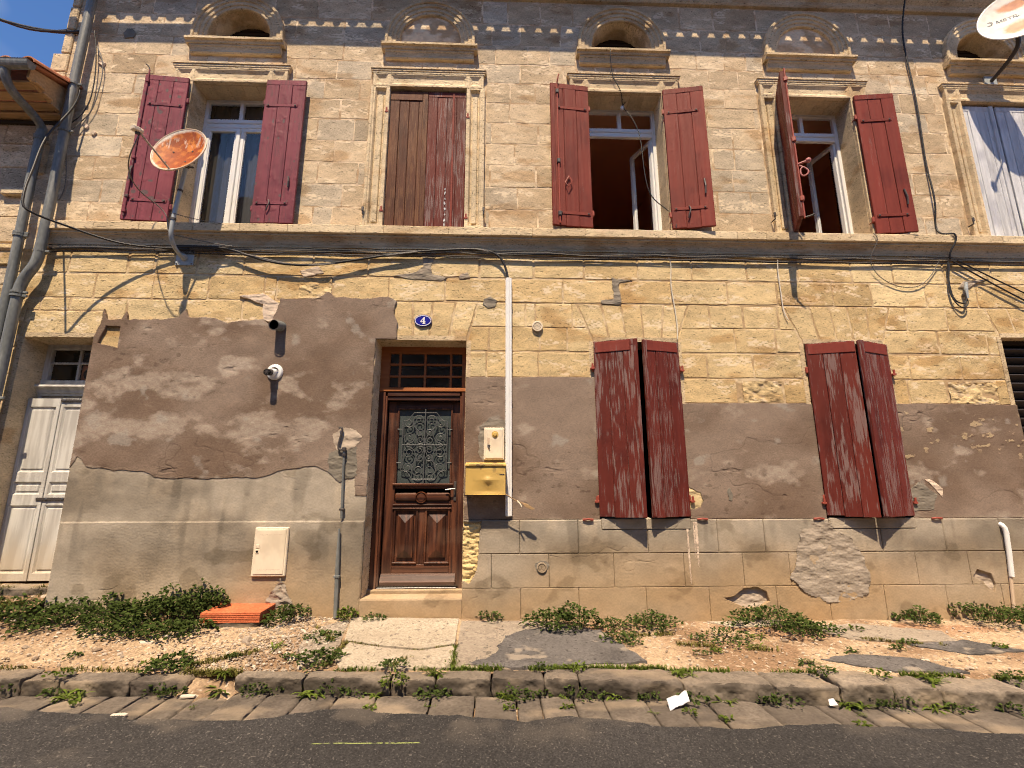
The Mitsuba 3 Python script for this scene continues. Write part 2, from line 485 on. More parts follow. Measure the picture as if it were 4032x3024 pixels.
def dirt_col(p, n, uv):
    f = fbm(p.x * 2.2, p.y * 2.6, 3.0, 4)
    c = mix((.205, .130, .076), (.345, .250, .160), smoothstep(.34, .66, f))
    red = smoothstep(.5, .66, fbm(p.x * 1.1 + 3, p.y * 2.5, 9.0, 3)) * smoothstep(.5, 1.5, p.x) * smoothstep(-.9, -.2, p.y)
    c = mix(c, C(.25, .122, .064), red * .7)
    g = noise(p.x * 85, p.y * 85, 3.0)
    c = c * (.68 + .62 * g)
    return mix(c, C(.48, .40, .31), smoothstep(.80, .9, noise(p.x * 38, p.y * 38, 6.0)) * .7)


mat("dirt", dirt_col, .95, lambda p, n, uv: .022 * fbm(p.x * 20, p.y * 20, 2.0, 3) + .006 * noise(p.x * 80, p.y * 80, 1.0), 1.0)


def slab_col(p, n, uv):   # uv.y 0 pale concrete, 1 old asphalt patch, 2 greyish old concrete
    a = mix((.275, .225, .165), (.385, .33, .255), fbm(p.x * 3, p.y * 4, 3.0, 4))
    b = C(.090, .082, .077) * (.6 + .9 * fbm(p.x * 4, p.y * 4, 2.0, 3))
    g = mix((.195, .158, .122), (.275, .23, .18), fbm(p.x * 3, p.y * 4, 3.0, 4))
    c = dr.select(uv.y < .5, a, dr.select(uv.y < 1.5, b, g))
    c = c * (.70 + .6 * noise(p.x * 75, p.y * 75, p.z * 30))
    c = mix(c, c * .45, smoothstep(.82, .88, noise(p.x * 36, p.y * 36, 4.0)) * .8)
    return mix(c, C(.30, .25, .195), smoothstep(.62, .74, fbm(p.x * 5 + 3, p.y * 6, 8.0, 4)) * dr.select(uv.y > .5, .6, 0))


mat("slab", slab_col, .92, lambda p, n, uv: .008 * noise(p.x * 70, p.y * 70, 1.0) + .006 * fbm(p.x * 9, p.y * 9, 5.0), 1.0)


def leaf_mat(name, c, tr):
    fn = lambda p, n, uv: C(*c) * (.55 + .9 * uv.x) * (.8 + .4 * noise(p.x * 6, p.y * 6, p.z * 6))
    scene[name] = {"type": "principledthin", "base_color": proc(fn), "roughness": .5, "spec_trans": 0.0, "diff_trans": tr, "eta": 1.35}


leaf_mat("leaf_dark", (.068, .096, .026), .6)
leaf_mat("leaf_light", (.115, .155, .028), .7)
leaf_mat("grass_dry", (.17, .155, .045), .6)
flat("black_cable", (.018, .017, .018), .5)
flat("grey_cable", (.13, .12, .11), .5)
flat("white_cable", (.60, .56, .48), .5)
flat("white_pvc", (.70, .70, .69), .35, .5)
flat("window_white", (.68, .68, .67), .35, .5)
mat("cream_plastic", lambda p, n, uv: mix((.60, .50, .37), (.72, .62, .475), smoothstep(.3, .6, fbm(p.x * 5, p.y * 5, p.z * 4, 4))) * (.93 + .14 * fbm(p.x * 30, p.y * 30, p.z * 12, 3)), .5)
flat("iron", (.05, .042, .04), .55, .5)
flat("grille_iron", (.075, .08, .085), .5, .5)
flat("red_iron", (.27, .055, .035), .55)
flat("pink_iron", (.40, .15, .14), .55)
flat("black_hole", (.006, .006, .006), .9, .1)
flat("dark_room", (.46, .22, .13), .9, .1)
flat("dim_room", (.035, .028, .022), .9, .1)
flat("curtain", (.060, .063, .070), .9, .1)
flat("curtain_dark", (.035, .034, .030), .9, .1)
flat("galvanised", (.33, .36, .37), .45, .5)
flat("enamel_blue", (.012, .012, .235), .2, .6)
flat("enamel_white", (.72, .72, .72), .25, .6)
flat("paper", (.55, .55, .56), .8, .2)
flat("steel", (.30, .30, .31), .35, .5, 1.0)
flat("lettering", (.07, .085, .11), .6)
flat("ceramic", (.55, .42, .30), .4)


def tile_col(p, n, uv):
    return mix((.30, .105, .055), (.42, .19, .105), uv.x) * (.6 + .8 * fbm(p.x * 9, p.y * 9, p.z * 9, 3))


mat("roof_tile", tile_col, .9)


def brick_col(p, n, uv):
    return mix((.42, .098, .038), (.52, .155, .068), fbm(p.x * 8, p.y * 8, p.z * 8, 3)) * (.75 + .4 * noise(p.x * 60, p.y * 60, p.z * 60))


mat("clay_brick", brick_col, .85)


def letter_col(p, n, uv):
    c = mix((.47, .30, .075), (.58, .40, .135), fbm(p.x * 6, p.y * 6, p.z * 6, 3))
    s = smoothstep(.60, .70, fbm(p.x * 14, p.y * 9, p.z * 12 + 5, 4)) * smoothstep(1.36, 1.50, p.z)
    return mix(c, C(.13, .09, .055), s * .75)


mat("yellow_paint", letter_col, .4, spec=.5)
scene["pane_glass"] = {"type": "thindielectric", "int_ior": 1.5, "ext_ior": 1.0}
scene["rippled_glass"] = two({"type": "principled", "base_color": proc(lambda p, n, uv: C(.055, .068, .068) * (.6 + .8 * fbm(p.x * 9, p.y, p.z * 9, 3))), "roughness": .22, "specular": .7})
# ------------------------------------------------------------------ the house
R = np.random.default_rng(5)
H = thing("stone_house", "two-storey limestone house with red shutters and half-rendered ground floor", "house")
SHADE = lambda: float(R.random())
UP_WIN = [(-3.76, -2.84), (-1.34, -.38), (1.15, 2.10), (3.615, 4.58), (6.06, 7.02)]
SURR = [(-4.03, -2.59), (-1.586, -.14), (.90, 2.355), (3.37, 4.83), (5.84, 7.28)]
ARCH = [-3.305, -.865, 1.63, 4.11, 6.58]
OPEN_ARCH = (0, 2, 4)
Z0, ZT = 4.25, 6.21
DOOR = (-1.338, -.325, .185, 2.905)
DOOR0 = (-5.16, -4.40, .30, 2.905)
GW = [(1.108, 2.072), (3.55, 4.50)]
GWR = (5.935, 6.95, .95, 3.0)
XL, XR = -5.43, 8.2


def arch_poly(cx, r, zb=6.83, zc=6.955, n=24):
    a = np.linspace(0, np.pi, n)
    return sg.Polygon([(cx + r, zb)] + [(cx + r * math.cos(t), zc + r * math.sin(t)) for t in a] + [(cx - r, zb)])


holes_up = unary_union([rect(a, b, Z0, ZT) for a, b in UP_WIN] + [arch_poly(ARCH[i], .39) for i in OPEN_ARCH])
holes_lo = unary_union([rect(DOOR[0], DOOR[1], DOOR[2], DOOR[3]), rect(*DOOR0)] + [rect(a, b, .955, 2.905) for a, b in GW] + [rect(*GWR)])
# mortar bed behind the stones, and the thickness of the wall at every opening
body = sg.box(XL + .03, -.3, XR, 8.0).difference(unary_union([holes_up, holes_lo]))
add("wall", prism(body, .012, .27, step=0), "mortar", H)
WALL = H + "__wall"
jam = []
for a, b in UP_WIN: jam.append((a, b, Z0, ZT))
for a, b in GW: jam.append((a, b, .955, 2.905))
for (x0, x1, z0, z1) in jam + [DOOR, DOOR0, GWR]:
    yb = .27 if (x0, x1, z0, z1) != DOOR0 else .31
    render = z1 < 4
    m = "stone"
    uvj = (.75, 2.0) if not render else (.25, 2.0)
    n = 1
    for nm, q in (("reveal", box(x0 - .05, x0 + .003, .0, yb + .06, z0, z1)), ("reveal", box(x1 - .003, x1 + .05, .0, yb + .06, z0, z1))):
        add(nm, q, m, H, uv=(SHADE() * .5, 2.0))
    if z1 > 4:      # soffit of separate voussoirs
        xs = np.linspace(x0, x1, 6)
        for i in range(5):
            add("soffit_stone", box(xs[i] + .003, xs[i + 1] - .003, .02, yb + .05, z1 - .003, z1 + .05, .004), "stone", H, uv=(SHADE(), 2.0))
    else:
        add("soffit", box(x0, x1, .0, yb + .06, z1 - .003, z1 + .05), m, H, uv=(SHADE() * .5, 2.0))

# ---------------- render coats: outlines of what is plastered over
brown_left = sg.Polygon([(-4.41, 1.45), (-4.41, 2.89), (-4.36, 3.02), (-4.345, 3.22), (-4.28, 3.10), (-4.14, 3.11), (-4.11, 3.20), (-4.07, 3.11), (-3.65, 3.11), (-3.52, 3.14), (-3.47, 3.23), (-3.40, 3.14),
    (-3.13, 3.14), (-2.98, 3.08), (-2.87, 3.10), (-2.60, 3.13), (-2.52, 3.06), (-2.42, 3.37), (-2.02, 3.38), (-1.90, 3.46), (-1.82, 3.40), (-1.49, 3.38), (-1.23, 3.41), (-1.13, 3.36), (-1.16, 3.21), (-1.10, 3.10),
    (-1.12, 2.905), (-1.338, 2.905), (-1.338, 1.2), (-1.45, 1.2), (-1.48, 1.41), (-1.72, 1.43), (-1.90, 1.50), (-2.23, 1.46), (-2.42, 1.39), (-2.73, 1.38), (-2.98, 1.37), (-3.17, 1.38), (-3.47, 1.38), (-3.68, 1.45), (-3.97, 1.46), (-4.24, 1.50), (-4.34, 1.60)])
exposed = ragged([(-4.35, 2.83), (-4.29, 3.03), (-4.13, 3.02), (-4.13, 2.78)], .03, .015, 14, 3)
flue_patch = ragged([(-2.90, 3.40), (-2.63, 3.43), (-2.44, 3.32), (-2.31, 3.02), (-2.32, 2.93), (-2.46, 2.98), (-2.50, 3.08), (-2.60, 3.13), (-2.62, 3.30)], .03, .02, 14, 4)


def rough_outline(p, seed, amp=.012):
    return ragged(list(p.exterior.coords)[:-1], .025, amp, 17, seed)


clip_l = sg.box(-4.401, .9, DOOR[0], 4)
brown_left = rough_outline(brown_left, 1, .016).intersection(unary_union([clip_l, sg.box(-1.36, 2.907, -1.0, 4)])).difference(exposed)
coat = {
    "left": brown_left,
    "r1": ragged([(-.325, .95), (1.108, .95), (1.108, 2.482), (.6, 2.485), (.1, 2.475), (-.325, 2.478)], .03, .006, 15, 6).intersection(sg.box(DOOR[1], .9, GW[0][0], 3)),
    "r2": ragged([(2.072, .95), (3.55, .95), (3.55, 2.19), (2.8, 2.195), (2.072, 2.19)], .03, .006, 15, 7).intersection(sg.box(GW[0][1], .9, GW[1][0], 3)),
    "r3": ragged([(4.50, .95), (5.935, .95), (5.935, 2.19), (5.1, 2.2), (4.50, 2.195)], .03, .006, 15, 8).intersection(sg.box(GW[1][1], .9, GWR[0], 3)),
    "r4": sg.box(6.95, .95, XR, 2.19)}
yellow = ragged([(-.325, .93), (-.23, .91), (-.14, .925), (-.16, .71), (-.175, .45), (-.25, .33), (-.325, .35)], .02, .012, 22, 9).intersection(sg.box(DOOR[1], .2, 0, 1.0))
whit = ragged([(2.075, 1.27), (2.20, 1.22), (2.23, 1.13), (2.18, 1.06), (2.075, 1.05)], .02, .014, 18, 10)
coat["r2"] = coat["r2"].difference(whit)
plaster = unary_union(list(coat.values()) + [whit])
for nm, g in coat.items():
    for q in polys(g):
        add("brown_render", prism(q, -.018 - .001 * len(nm), .014, .004, 0, 0), "brown_render", H)
# bare cement band below the left coat
band = sg.box(-4.40, .93, DOOR[0], 1.72)
add("cement_band", prism(band, -.0145, .02, .003, 0, .1), "cement", H)
add("pale_patch", prism(whit, -.014, .02, .004, 0, 0), "patch", H, uv=(.9, 1.0))
for q in polys(flue_patch):
    add("pale_patch", prism(q, -.0165, .02, .003, 0, 0), "patch", H, uv=(.95, 0.0))
for i, (pts, u) in enumerate([
        ([(-1.76, 1.63), (-1.62, 1.72), (-1.47, 1.70), (-1.45, 1.40), (-1.63, 1.34), (-1.74, 1.43)], .0),
        ([(-1.73, 1.83), (-1.65, 1.92), (-1.48, 1.89), (-1.42, 1.80), (-1.50, 1.69), (-1.68, 1.66)], .62),
        ([(-.17, 1.92), (-.06, 2.01), (.115, 1.99), (.115, 1.52), (-.12, 1.53), (-.18, 1.64)], .08),
        ([(4.50, 1.24), (4.62, 1.33), (4.70, 1.29), (4.80, 1.20), (4.74, 1.04), (4.505, 1.02)], .05),
        ([(4.80, 1.24), (4.70, 1.37), (4.76, 1.36), (4.88, 1.26), (4.86, 1.18)], .95),
        ([(2.50, 1.24), (2.53, 1.27), (2.55, 1.20), (2.53, 1.13), (2.50, 1.15)], .0)]):
    add("mortar_patch", prism(ragged(pts, .02, .020, 16, 20 + i), -.0235 - .0007 * i, .0, .002, 0, 0), "patch", H, uv=(u, 0.0))
for i, (pts, u) in enumerate([([(1.41, 3.67), (1.36, 3.69), (1.37, 3.42), (1.22, 3.40), (1.23, 3.36), (1.45, 3.35), (1.46, 3.38), (1.43, 3.60), (1.45, 3.63), (1.63, 3.66), (1.65, 3.90), (1.45, 3.935), (1.46, 3.955), (1.9, 3.95), (1.88, 3.925), (1.71, 3.90), (1.69, 3.65)], .15),
        ([(-.86, 3.93), (-.70, 3.93), (-.76, 3.80), (-.74, 3.70), (-.56, 3.66), (-.62, 3.62), (-1.0, 3.635), (-1.18, 3.68), (-.93, 3.72), (-.84, 3.80)], .2),
        ([(-.14, 3.40), (-.06, 3.43), (.02, 3.39), (-.01, 3.31), (-.10, 3.29), (-.15, 3.34)], .1),
        ([(-4.75, 6.93), (-4.71, 7.01), (-4.64, 7.00), (-4.59, 6.94), (-4.62, 6.87), (-4.72, 6.86)], .0),
        ([(-2.25, 3.72), (-2.05, 3.78), (-1.98, 3.70), (-2.2, 3.64)], .9), ([(-.42, 3.70), (-.32, 3.73), (-.30, 3.66), (-.42, 3.65)], .5)]):
    for q in polys(ragged(pts, .02, .010, 18, 40 + i)):
        add("mortar_patch", prism(q, -.003, .014, .003, 0, 0), "patch", H, uv=(u, 0.0))
for x, z, s in ((-4.93, 6.47, .045), (-4.97, 5.56, .035), (-4.86, 5.47, .035)):
    add("white_patch", prism(ragged([(x - s, z), (x, z + s), (x + s, z + .2 * s), (x + .3 * s, z - s)], .015, .010, 22, int(x * 100) % 50), -.012, .012, .004, 0, 0), "patch", H, uv=(1.0, 0.0))

# ---------------- dressed stones, one by one
UPZ = [4.25, 4.55, 4.85, 5.155, 5.45, 5.755, 6.045, 6.34, 6.63, 6.92, 7.262, 7.64]
UPJ = [[-4.75, -4.2, -2.17, -1.95, -.08, .50, 2.62, 3.12, 5.3, 5.75], [-4.65, -4.41, -1.85, .25, 2.72, 3.14, 5.0, 5.55], [-4.79, -4.3, -2.16, -1.68, -.08, .48, 2.94, 5.25, 5.72], [-4.51, -1.98, .22, 2.71, 2.99, 4.98, 5.5],
       [-4.61, -2.21, -1.76, -.07, .52, 2.99, 5.2, 5.78], [-4.88, -4.4, -1.95, .16, 2.70, 3.30, 5.0, 5.6], [-4.50, -2.17, -1.73, .17, .49, 2.94, 5.28, 5.74], [-4.82, -4.29, -2.54, -2.04, .30, .86, 2.76, 3.15, 5.19, 5.68],
       [-4.58, -4.12, -2.40, -1.97, -.02, .40, .68, 2.62, 2.99, 3.28, 4.94, 5.6], [-4.84, -4.28, -2.6, -1.98, -.07, .30, .83, 2.70, 3.04, 3.38, 4.75, 5.2, 5.85], [-4.9, -4.6, -4.44, -3.9, -2.9, -2.34, -1.65, -.2, .14, .57, 1.0, 2.44, 2.9, 3.49, 4.9, 5.35, 5.9, 7.2]]
LOZ = [3.66, 3.36, 3.065, 2.78, 2.48, 2.19]
LOJ = {3.66: [-4.84, -4.19, -3.89, -3.42, -2.89, -2.11, -1.48, -.81, -.19, .44, 1.04, 1.67, 2.32, 2.98, 3.60, 4.26, 4.77, 5.40, 6.0, 6.6, 7.2],
       3.36: [-4.51, -3.87, -3.26, -2.63, -2.50, -1.86, -1.23, -.59, .12, .78, 1.43, 2.06, 2.72, 3.32, 3.99, 4.46, 5.13, 5.76, 6.4, 7.1],
       3.065: [-5.06, -4.75, -4.12, -3.5, -2.85, .34, .46, .88, 2.48, 2.88, 3.3, 4.84, 5.33, 7.3], 2.78: [-.07, .50, .82, 2.76, 3.23, 5.18, 5.77, 7.4], 2.48: [-.10, .48, 2.41, 2.94, 4.78, 5.39, 7.5], 2.19: [2.73, 3.26, 4.71, 5.17, 5.76, 7.6]}


def fan(ts, bs, zt, zb):
    return [sg.Polygon([(t0, zt), (t1, zt), (b1, zb), (b0, zb)]) for (t0, t1, b0, b1) in zip(ts, ts[1:], bs, bs[1:])]


fans = []
fans += [(q, 1.0) for q in fan([-1.45, -1.22, -.95, -.72, -.455, -.20], [-1.338, -1.12, -.93, -.75, -.53, -.325], 3.365, 2.908)]
fans += [(q, 1.0) for q in fan([.93, 1.215, 1.45, 1.68, 1.95, 2.25], [1.108, 1.31, 1.50, 1.70, 1.90, 2.072], 3.36, 2.908)]
fans += [(q, 1.0) for q in fan([3.36, 3.68, 3.92, 4.14, 4.38, 4.65], [3.55, 3.77, 3.97, 4.16, 4.35, 4.50], 3.36, 2.908)]
fans += [(q, 1.0) for q in fan([5.82, 6.10, 6.35, 6.6, 6.85, 7.1], [5.935, 6.16, 6.37, 6.58, 6.79, 6.95], 3.36, 3.003)]
for i in (0, 1, 2, 3, 4):
    c = ARCH[i]
    fans += [(q, .3) for q in fan([c - .62, c - .36, c - .10, c + .10, c + .35, c + .62], [c - .57, c - .34, c - .09, c + .10, c + .33, c + .57], 6.632, 6.46)]
fan_all = unary_union([q for q, _ in fans])
sills = unary_union([rect(c - .60, c + .61, 6.64, 6.83) for c in ARCH])
arch_out = unary_union([arch_poly(c, .575) for c in ARCH])
surr = unary_union([rect(a, b, Z0, 6.455) for a, b in SURR])
door0_lintel = sg.box(-5.20, 2.905, -4.36, 3.21)
gone = unary_union([holes_up, holes_lo, surr, sills, arch_out, fan_all, plaster.buffer(-.015), door0_lintel, exposed])
conduit_gap = sg.box(0, 0, 0, 0)
cells = []
for k in range(11):
    z0, z1 = UPZ[k], UPZ[k + 1]
    xs = [XL + (.0 if k % 2 else -.02)] + UPJ[k] + [7.0, 7.6, XR]
    cells += [(a, b, z0, z1, 0.0) for a, b in zip(xs, xs[1:])]
for z0 in LOZ:
    z1 = z0 + .295 if z0 != 3.66 else 3.955
    xs = [XL] + LOJ[z0] + [XR]
    cells += [(a, b, z0, z1, 1.0) for a, b in zip(xs, xs[1:])]
eroded = [sg.box(-2.25, 3.38, -1.87, 3.66), sg.box(5.18, 2.20, 5.77, 2.46), sg.box(2.78, 2.2, 3.25, 2.46)]
bi = 0


def stone(q, zone, seed, gap=.0055, name="block"):
    q = q.buffer(-(gap if zone > .5 else gap * .6) - .010 - .010 * R.random(), join_style=2).buffer(.010 + .006, join_style=1, quad_segs=2).buffer(-.006)
    for g in polys(q):
        if g.area < .006: continue
        y = (.0092 if zone < .5 else .0055) + float(R.normal(0, .0011))
        shade = float(np.clip(R.normal(.5, .26), 0, 1))
        add(name, prism(g, y, .03, .002 if zone < .5 else .005, .0085, .035, seed), "stone", WALL, uv=(shade, zone))


for n, (a, b, z0, z1, zone) in enumerate(cells):
    q = sg.box(a, z0, b, z1).difference(gone)
    for g in polys(q):
        if any(e.intersection(g).area > .6 * g.area for e in eroded): continue
        stone(g, zone, n)
for n, (q, zone) in enumerate(fans):
    stone(q.difference(unary_union([plaster.buffer(-.015), holes_lo])), zone, 500 + n, .0045, "lintel_stone")
stone(door0_lintel, 1.0, 600, .004, "lintel_stone")
stone(exposed.buffer(.012), 1.0, 601, .0, "block")


def rough_face(poly, y, amp, scale, seed, step=.012, lo=-.01, back=.06):
    """A broken, weathered face: a fine grid over the polygon, displaced in depth."""
    x0, z0, x1, z1 = poly.bounds
    nx, nzz = int((x1 - x0) / step) + 2, int((z1 - z0) / step) + 2
    X, Z = np.meshgrid(np.linspace(x0, x1, nx), np.linspace(z0, z1, nzz))
    P = np.c_[X.ravel(), np.zeros(X.size), Z.ravel()]
    d = fb(P * [1, 1, 1.6], scale, 4, seed) * 2 * amp + np.maximum(0, fb(P, scale * .6, 3, seed + 3)) * 3 * amp
    ed = np.array([poly.boundary.distance(sg.Point(u, w)) for u, w in P[:, [0, 2]]])
    ins = np.array([poly.buffer(.004).contains(sg.Point(u, w)) for u, w in P[:, [0, 2]]])
    P[:, 1] = np.clip(y + d, y + lo, back)
    F = []
    for i in range(nzz - 1):
        for j in range(nx - 1):
            a, b, c, e = i * nx + j, i * nx + j + 1, (i + 1) * nx + j, (i + 1) * nx + j + 1
            if ins[a] and ins[b] and ins[c] and ins[e]: F += [[a, b, c], [b, e, c]]
    return TM(P, F)


for i, e in enumerate(eroded):
    add("eroded_block", rough_face(e.buffer(-.008), .0, .016, 16, 70 + i), "stone", H, smooth=True, uv=(.6, 1.0))
add("bare_stone", rough_face(yellow, -.018, .018, 22, 80, .009, -.04, .006), "patch", H, smooth=True, uv=(.5, 1.0))

# quoin edge standing proud at the left end of the house
for i, (z0, z1, dx) in enumerate([(6.60, 6.95, .0), (6.33, 6.59, .085), (6.05, 6.32, .02), (6.96, 7.3, .0), (7.31, 7.66, -.01), (5.76, 6.04, .0), (5.3, 5.75, .02), (4.9, 5.29, .0)]):
    add("quoin", box(XL - .02 - dx, XL + .09, -.018, .3, z0, z1, .012), "stone", WALL, uv=(SHADE(), 2.0))
add("gable_return", box(XL + .0, XL + .06, .05, 6.0, 3.0, 8.0), "stone", H, uv=(.4, 0.0))

# ---------------- string course, sills, cornice, plinth
xs = [-5.16, -4.55, -4.05, -3.45, -2.93, -2.39, -1.62, -1.30, -.55, -.05, .42, 1.05, 1.62, 2.12, 2.85, 3.2, 3.66, 4.22, 4.55, 5.0, 5.5, 6.1, 6.7, 7.4, XR]
for i, (a, b) in enumerate(zip(xs, xs[1:])):
    prof = [(.02, 4.252), (-.105, 4.252 - .004), (-.118, 4.238), (-.120, 4.146), (-.105, 4.138), (.02, 4.138)]
    add("string_course", mould(prof, a + .002, b - .002, .003, i, .12), "stone", H, uv=(SHADE(), 2.0))
prof = [(.02, 4.137), (-.090, 4.137), (-.090, 4.112), (-.072, 4.106), (-.072, 4.092), (-.060, 4.085), (-.045, 4.06), (-.040, 4.03), (-.034, 4.02), (-.034, 3.998), (-.022, 3.99), (-.018, 3.955), (.02, 3.955)]
add("string_moulding", mould(prof, -5.16, XR, .0015, 4, .2), "stone", H, uv=(.25, 2.0))
prof = [(.02, 7.635), (-.03, 7.645), (-.045, 7.67), (-.05, 7.72), (-.085, 7.76), (-.10, 7.79), (-.10, 7.86), (-.13, 7.90), (-.13, 7.97), (.02, 7.99)]
add("cornice", mould(prof[::-1], -5.45, XR, .002, 9, .3), "stone", H, uv=(.3, 2.0))
for c in ARCH:
    p1 = [(.02, 6.832), (-.10, 6.828), (-.112, 6.815), (-.112, 6.785), (-.085, 6.778), (-.075, 6.75), (.02, 6.75)]
    p2 = [(.02, 6.749), (-.060, 6.749), (-.060, 6.725), (-.048, 6.715), (-.035, 6.68), (-.035, 6.655), (-.02, 6.640), (.02, 6.640)]
    m = cat([mould(p1, c - .605, c + .61, .002, int(c * 7), .1), mould(p2, c - .565, c + .565, .002, int(c * 9), .1)])
    add("attic_sill", m, "stone", H, uv=(SHADE(), 2.0))
# archivolts of the attic openings
RP = [(.39, .06), (.39, -.012), (.398, -.022), (.436, -.022), (.440, -.034), (.486, -.034), (.492, -.048), (.535, -.048), (.542, -.064), (.570, -.064), (.577, -.052), (.577, .02)]
for i, c in enumerate(ARCH):
    path = [(-1, 0, 6.833), (-1, 0, 6.955)] + [(-math.cos(t), math.sin(t), 6.955) for t in np.linspace(0, np.pi, 33)[1:-1]] + [(1, 0, 6.955), (1, 0, 6.833)]
    path = [(u, w, z) for u, w, z in path]
    V = [[c + u * r, y, z + w * r] for (u, w, z) in path for (r, y) in RP]
    m = len(RP); F = []
    for a in range(len(path) - 1):
        for k in range(m - 1):
            p, q = a * m + k, (a + 1) * m + k
            F += [[p, q, p + 1], [q, q + 1, p + 1]]
    add("archivolt", TM(V, F), "stone", H, smooth=25, uv=None)
    k = H + "__archivolt" + ("" if i == 0 else "_%03d" % i)
    scene[k] = mikit.ply(TM(V, F), "stone", uv=np.tile([SHADE(), 2.0], (len(V), 1)))
    if i in OPEN_ARCH:
        ap = arch_poly(c, .39)
        rim = np.array(ap.exterior.coords)[:-1]
        n_ = len(rim); V = np.vstack([np.c_[rim[:, 0], np.full(n_, .01), rim[:, 1]], np.c_[rim[:, 0], np.full(n_, .27), rim[:, 1]]])
        F = []
        for k_ in range(n_):
            j_ = (k_ + 1) % n_
            F += [[k_, j_, k_ + n_], [j_, j_ + n_, k_ + n_]]
        add("attic_reveal", TM(V, F), "stone", H, uv=(.3, 2.0))
        ring = ap.difference(arch_poly(c, .345, 6.85)) if i else ap.difference(arch_poly(c, .33, 6.85))
        op = add("attic_shutter", prism(ap, .29, .31, 0, 0, 0), "dim_room", H)
        for a in range(9):
            zz = 6.86 + a * .055
            hw = .38 if zz < 6.955 else math.sqrt(max(.01, .37 ** 2 - (zz - 6.955) ** 2))
            add("slat", box(c - hw, c + hw, .262, .285, zz, zz + .042, .004), "dim_room", op)
    else:
        add("blind_panel", prism(arch_poly(c, .392), .035, .06, 0, 0, 0), "stone", H, uv=(SHADE() * .5, 0.0))


def tray(x0, x1, z0, z1, y0, y1, b):
    """A sunk panel with sloping sides."""
    o = [(x0, z0), (x1, z0), (x1, z1), (x0, z1)]; n = [(x0 + b, z0 + b), (x1 - b, z0 + b), (x1 - b, z1 - b), (x0 + b, z1 - b)]
    V = [[x, y0, z] for x, z in o] + [[x, y1, z] for x, z in n]
    F = []
    for k in range(4):
        j = (k + 1) % 4
        F += [[k, j, k + 4], [j, j + 4, k + 4]]
    return TM(V, F + [[4, 5, 6], [4, 6, 7]])


for (a, b), (wa, wb) in zip(SURR, UP_WIN):
    s = add("window_surround", cat([box(a, b, -.055, .02, 6.427, 6.453, .003), box(a - .006, b + .006, -.066, .02, 6.455, 6.463, .002)]), "stone", H, uv=(SHADE(), 2.0))
    u_ = (SHADE(), 2.0)
    yf, yd = -.042, -.018
    h1, h2, h3 = (a + .062, wa - .036), (wa + .006, wb - .006), (wb + .036, b - .062)
    plate = sg.box(a + .03, 6.212, b - .03, 6.426)
    for h in (h1, h2, h3): plate = plate.difference(sg.box(h[0], 6.245, h[1], 6.382))
    add("entablature", cat([prism(plate, yf, .02, .003, 0, 0, back=False)] + [tray(h[0], h[1], 6.245, 6.382, yf + .004, yd, .034) for h in (h1, h2, h3)]), "stone", s, uv=u_)
    add("fillet", box(a + .015, b - .015, -.047, .02, 6.398, 6.428, .003), "stone", s, uv=u_)
    for (p0, p1, sd) in ((a + .03, wa, 1), (wb, b - .03, -1)):
        q = sg.box(p0, Z0, p1, 6.209)
        i0, i1 = (p0 + .038, p1 - .042) if sd > 0 else (p0 + .042, p1 - .038)
        q = q.difference(sg.box(i0, 4.31, i1, 6.185))
        ms = [prism(q, yf, .02, .003, 0, 0), tray(i0, i1, 4.31, 6.185, yf + .004, .0, .018), box(i0 + .034, i1 - .034, -.026, .02, 4.34, 6.10, .006)]
        xo = p0 if sd > 0 else p1
        ms.append(box(xo - .018, xo + .018, -.052, .02, Z0, 6.21, .006))
        add("pilaster", cat(ms), "stone", s, uv=u_)

# ---------------- plinth
PY = -.040
hole1 = ragged([(2.35, .17), (2.47, .19), (2.56, .26), (2.68, .275), (2.80, .23), (2.815, .14), (2.70, .08), (2.58, .07), (2.45, .12)], .025, .012, 14, 90)
hole2 = ragged([(5.02, .36), (5.08, .43), (5.22, .38), (5.25, .28), (5.22, .20), (5.17, .24), (5.12, .31)], .025, .01, 14, 91)
add("plinth", prism(sg.box(-4.385, -.3, DOOR[0] + .0, .945), PY, .02, .012, .002, .08, 3), "cement", H)
rows = [(.612, .948, [-.325, .26, .87, 1.60, 2.34, 2.84, 3.55, 4.10, 4.79, 5.42, 6.0, 6.7, 7.4, XR]), (.283, .610, [-.325, -.03, .56, 1.23, 1.96, 2.58, 3.07, 3.75, 4.43, 5.0, 5.62, 6.3, 7.0, XR]), (-.30, .281, [-.325, .27, .86, 1.55, 2.2, 2.9, 3.45, 4.04, 4.7, 5.3, 6.0, 6.7, 7.5, XR])]
gs = [sg.box(1.12, .848, 2.06, .96), sg.box(3.56, .848, 4.49, .96)]
minus = unary_union([yellow, hole1, hole2] + gs)
PL = add("plinth", box(DOOR[1], XR, .009, .02, -.3, .93), "cement", H)
for z0, z1, js in rows:
    for i, (a, b) in enumerate(zip(js, js[1:])):
        q = sg.box(a + .0022, z0 + .001, b - .0022, z1 - .001).difference(minus)
        for g in polys(q):
            add("scored_block", prism(g, PY - .001 * (i % 2), .004, .004 if z1 < .9 else .009, .0008, .1, i), "cement", PL)
for i, g in enumerate(gs):
    x0, z0, x1, z1 = g.bounds
    add("window_sill", box(x0 + .002, x1 - .002, PY - .006, .3, z0 + .003, .957, .005), "cement", H)
for i, g in enumerate((hole1, hole2)):
    add("broken_hollow", rough_face(g.buffer(.012), -.012 if i else -.004, .007, 12, 95 + i, .012, -.02, .008), "patch", H, smooth=True, uv=(.62, 0.0))
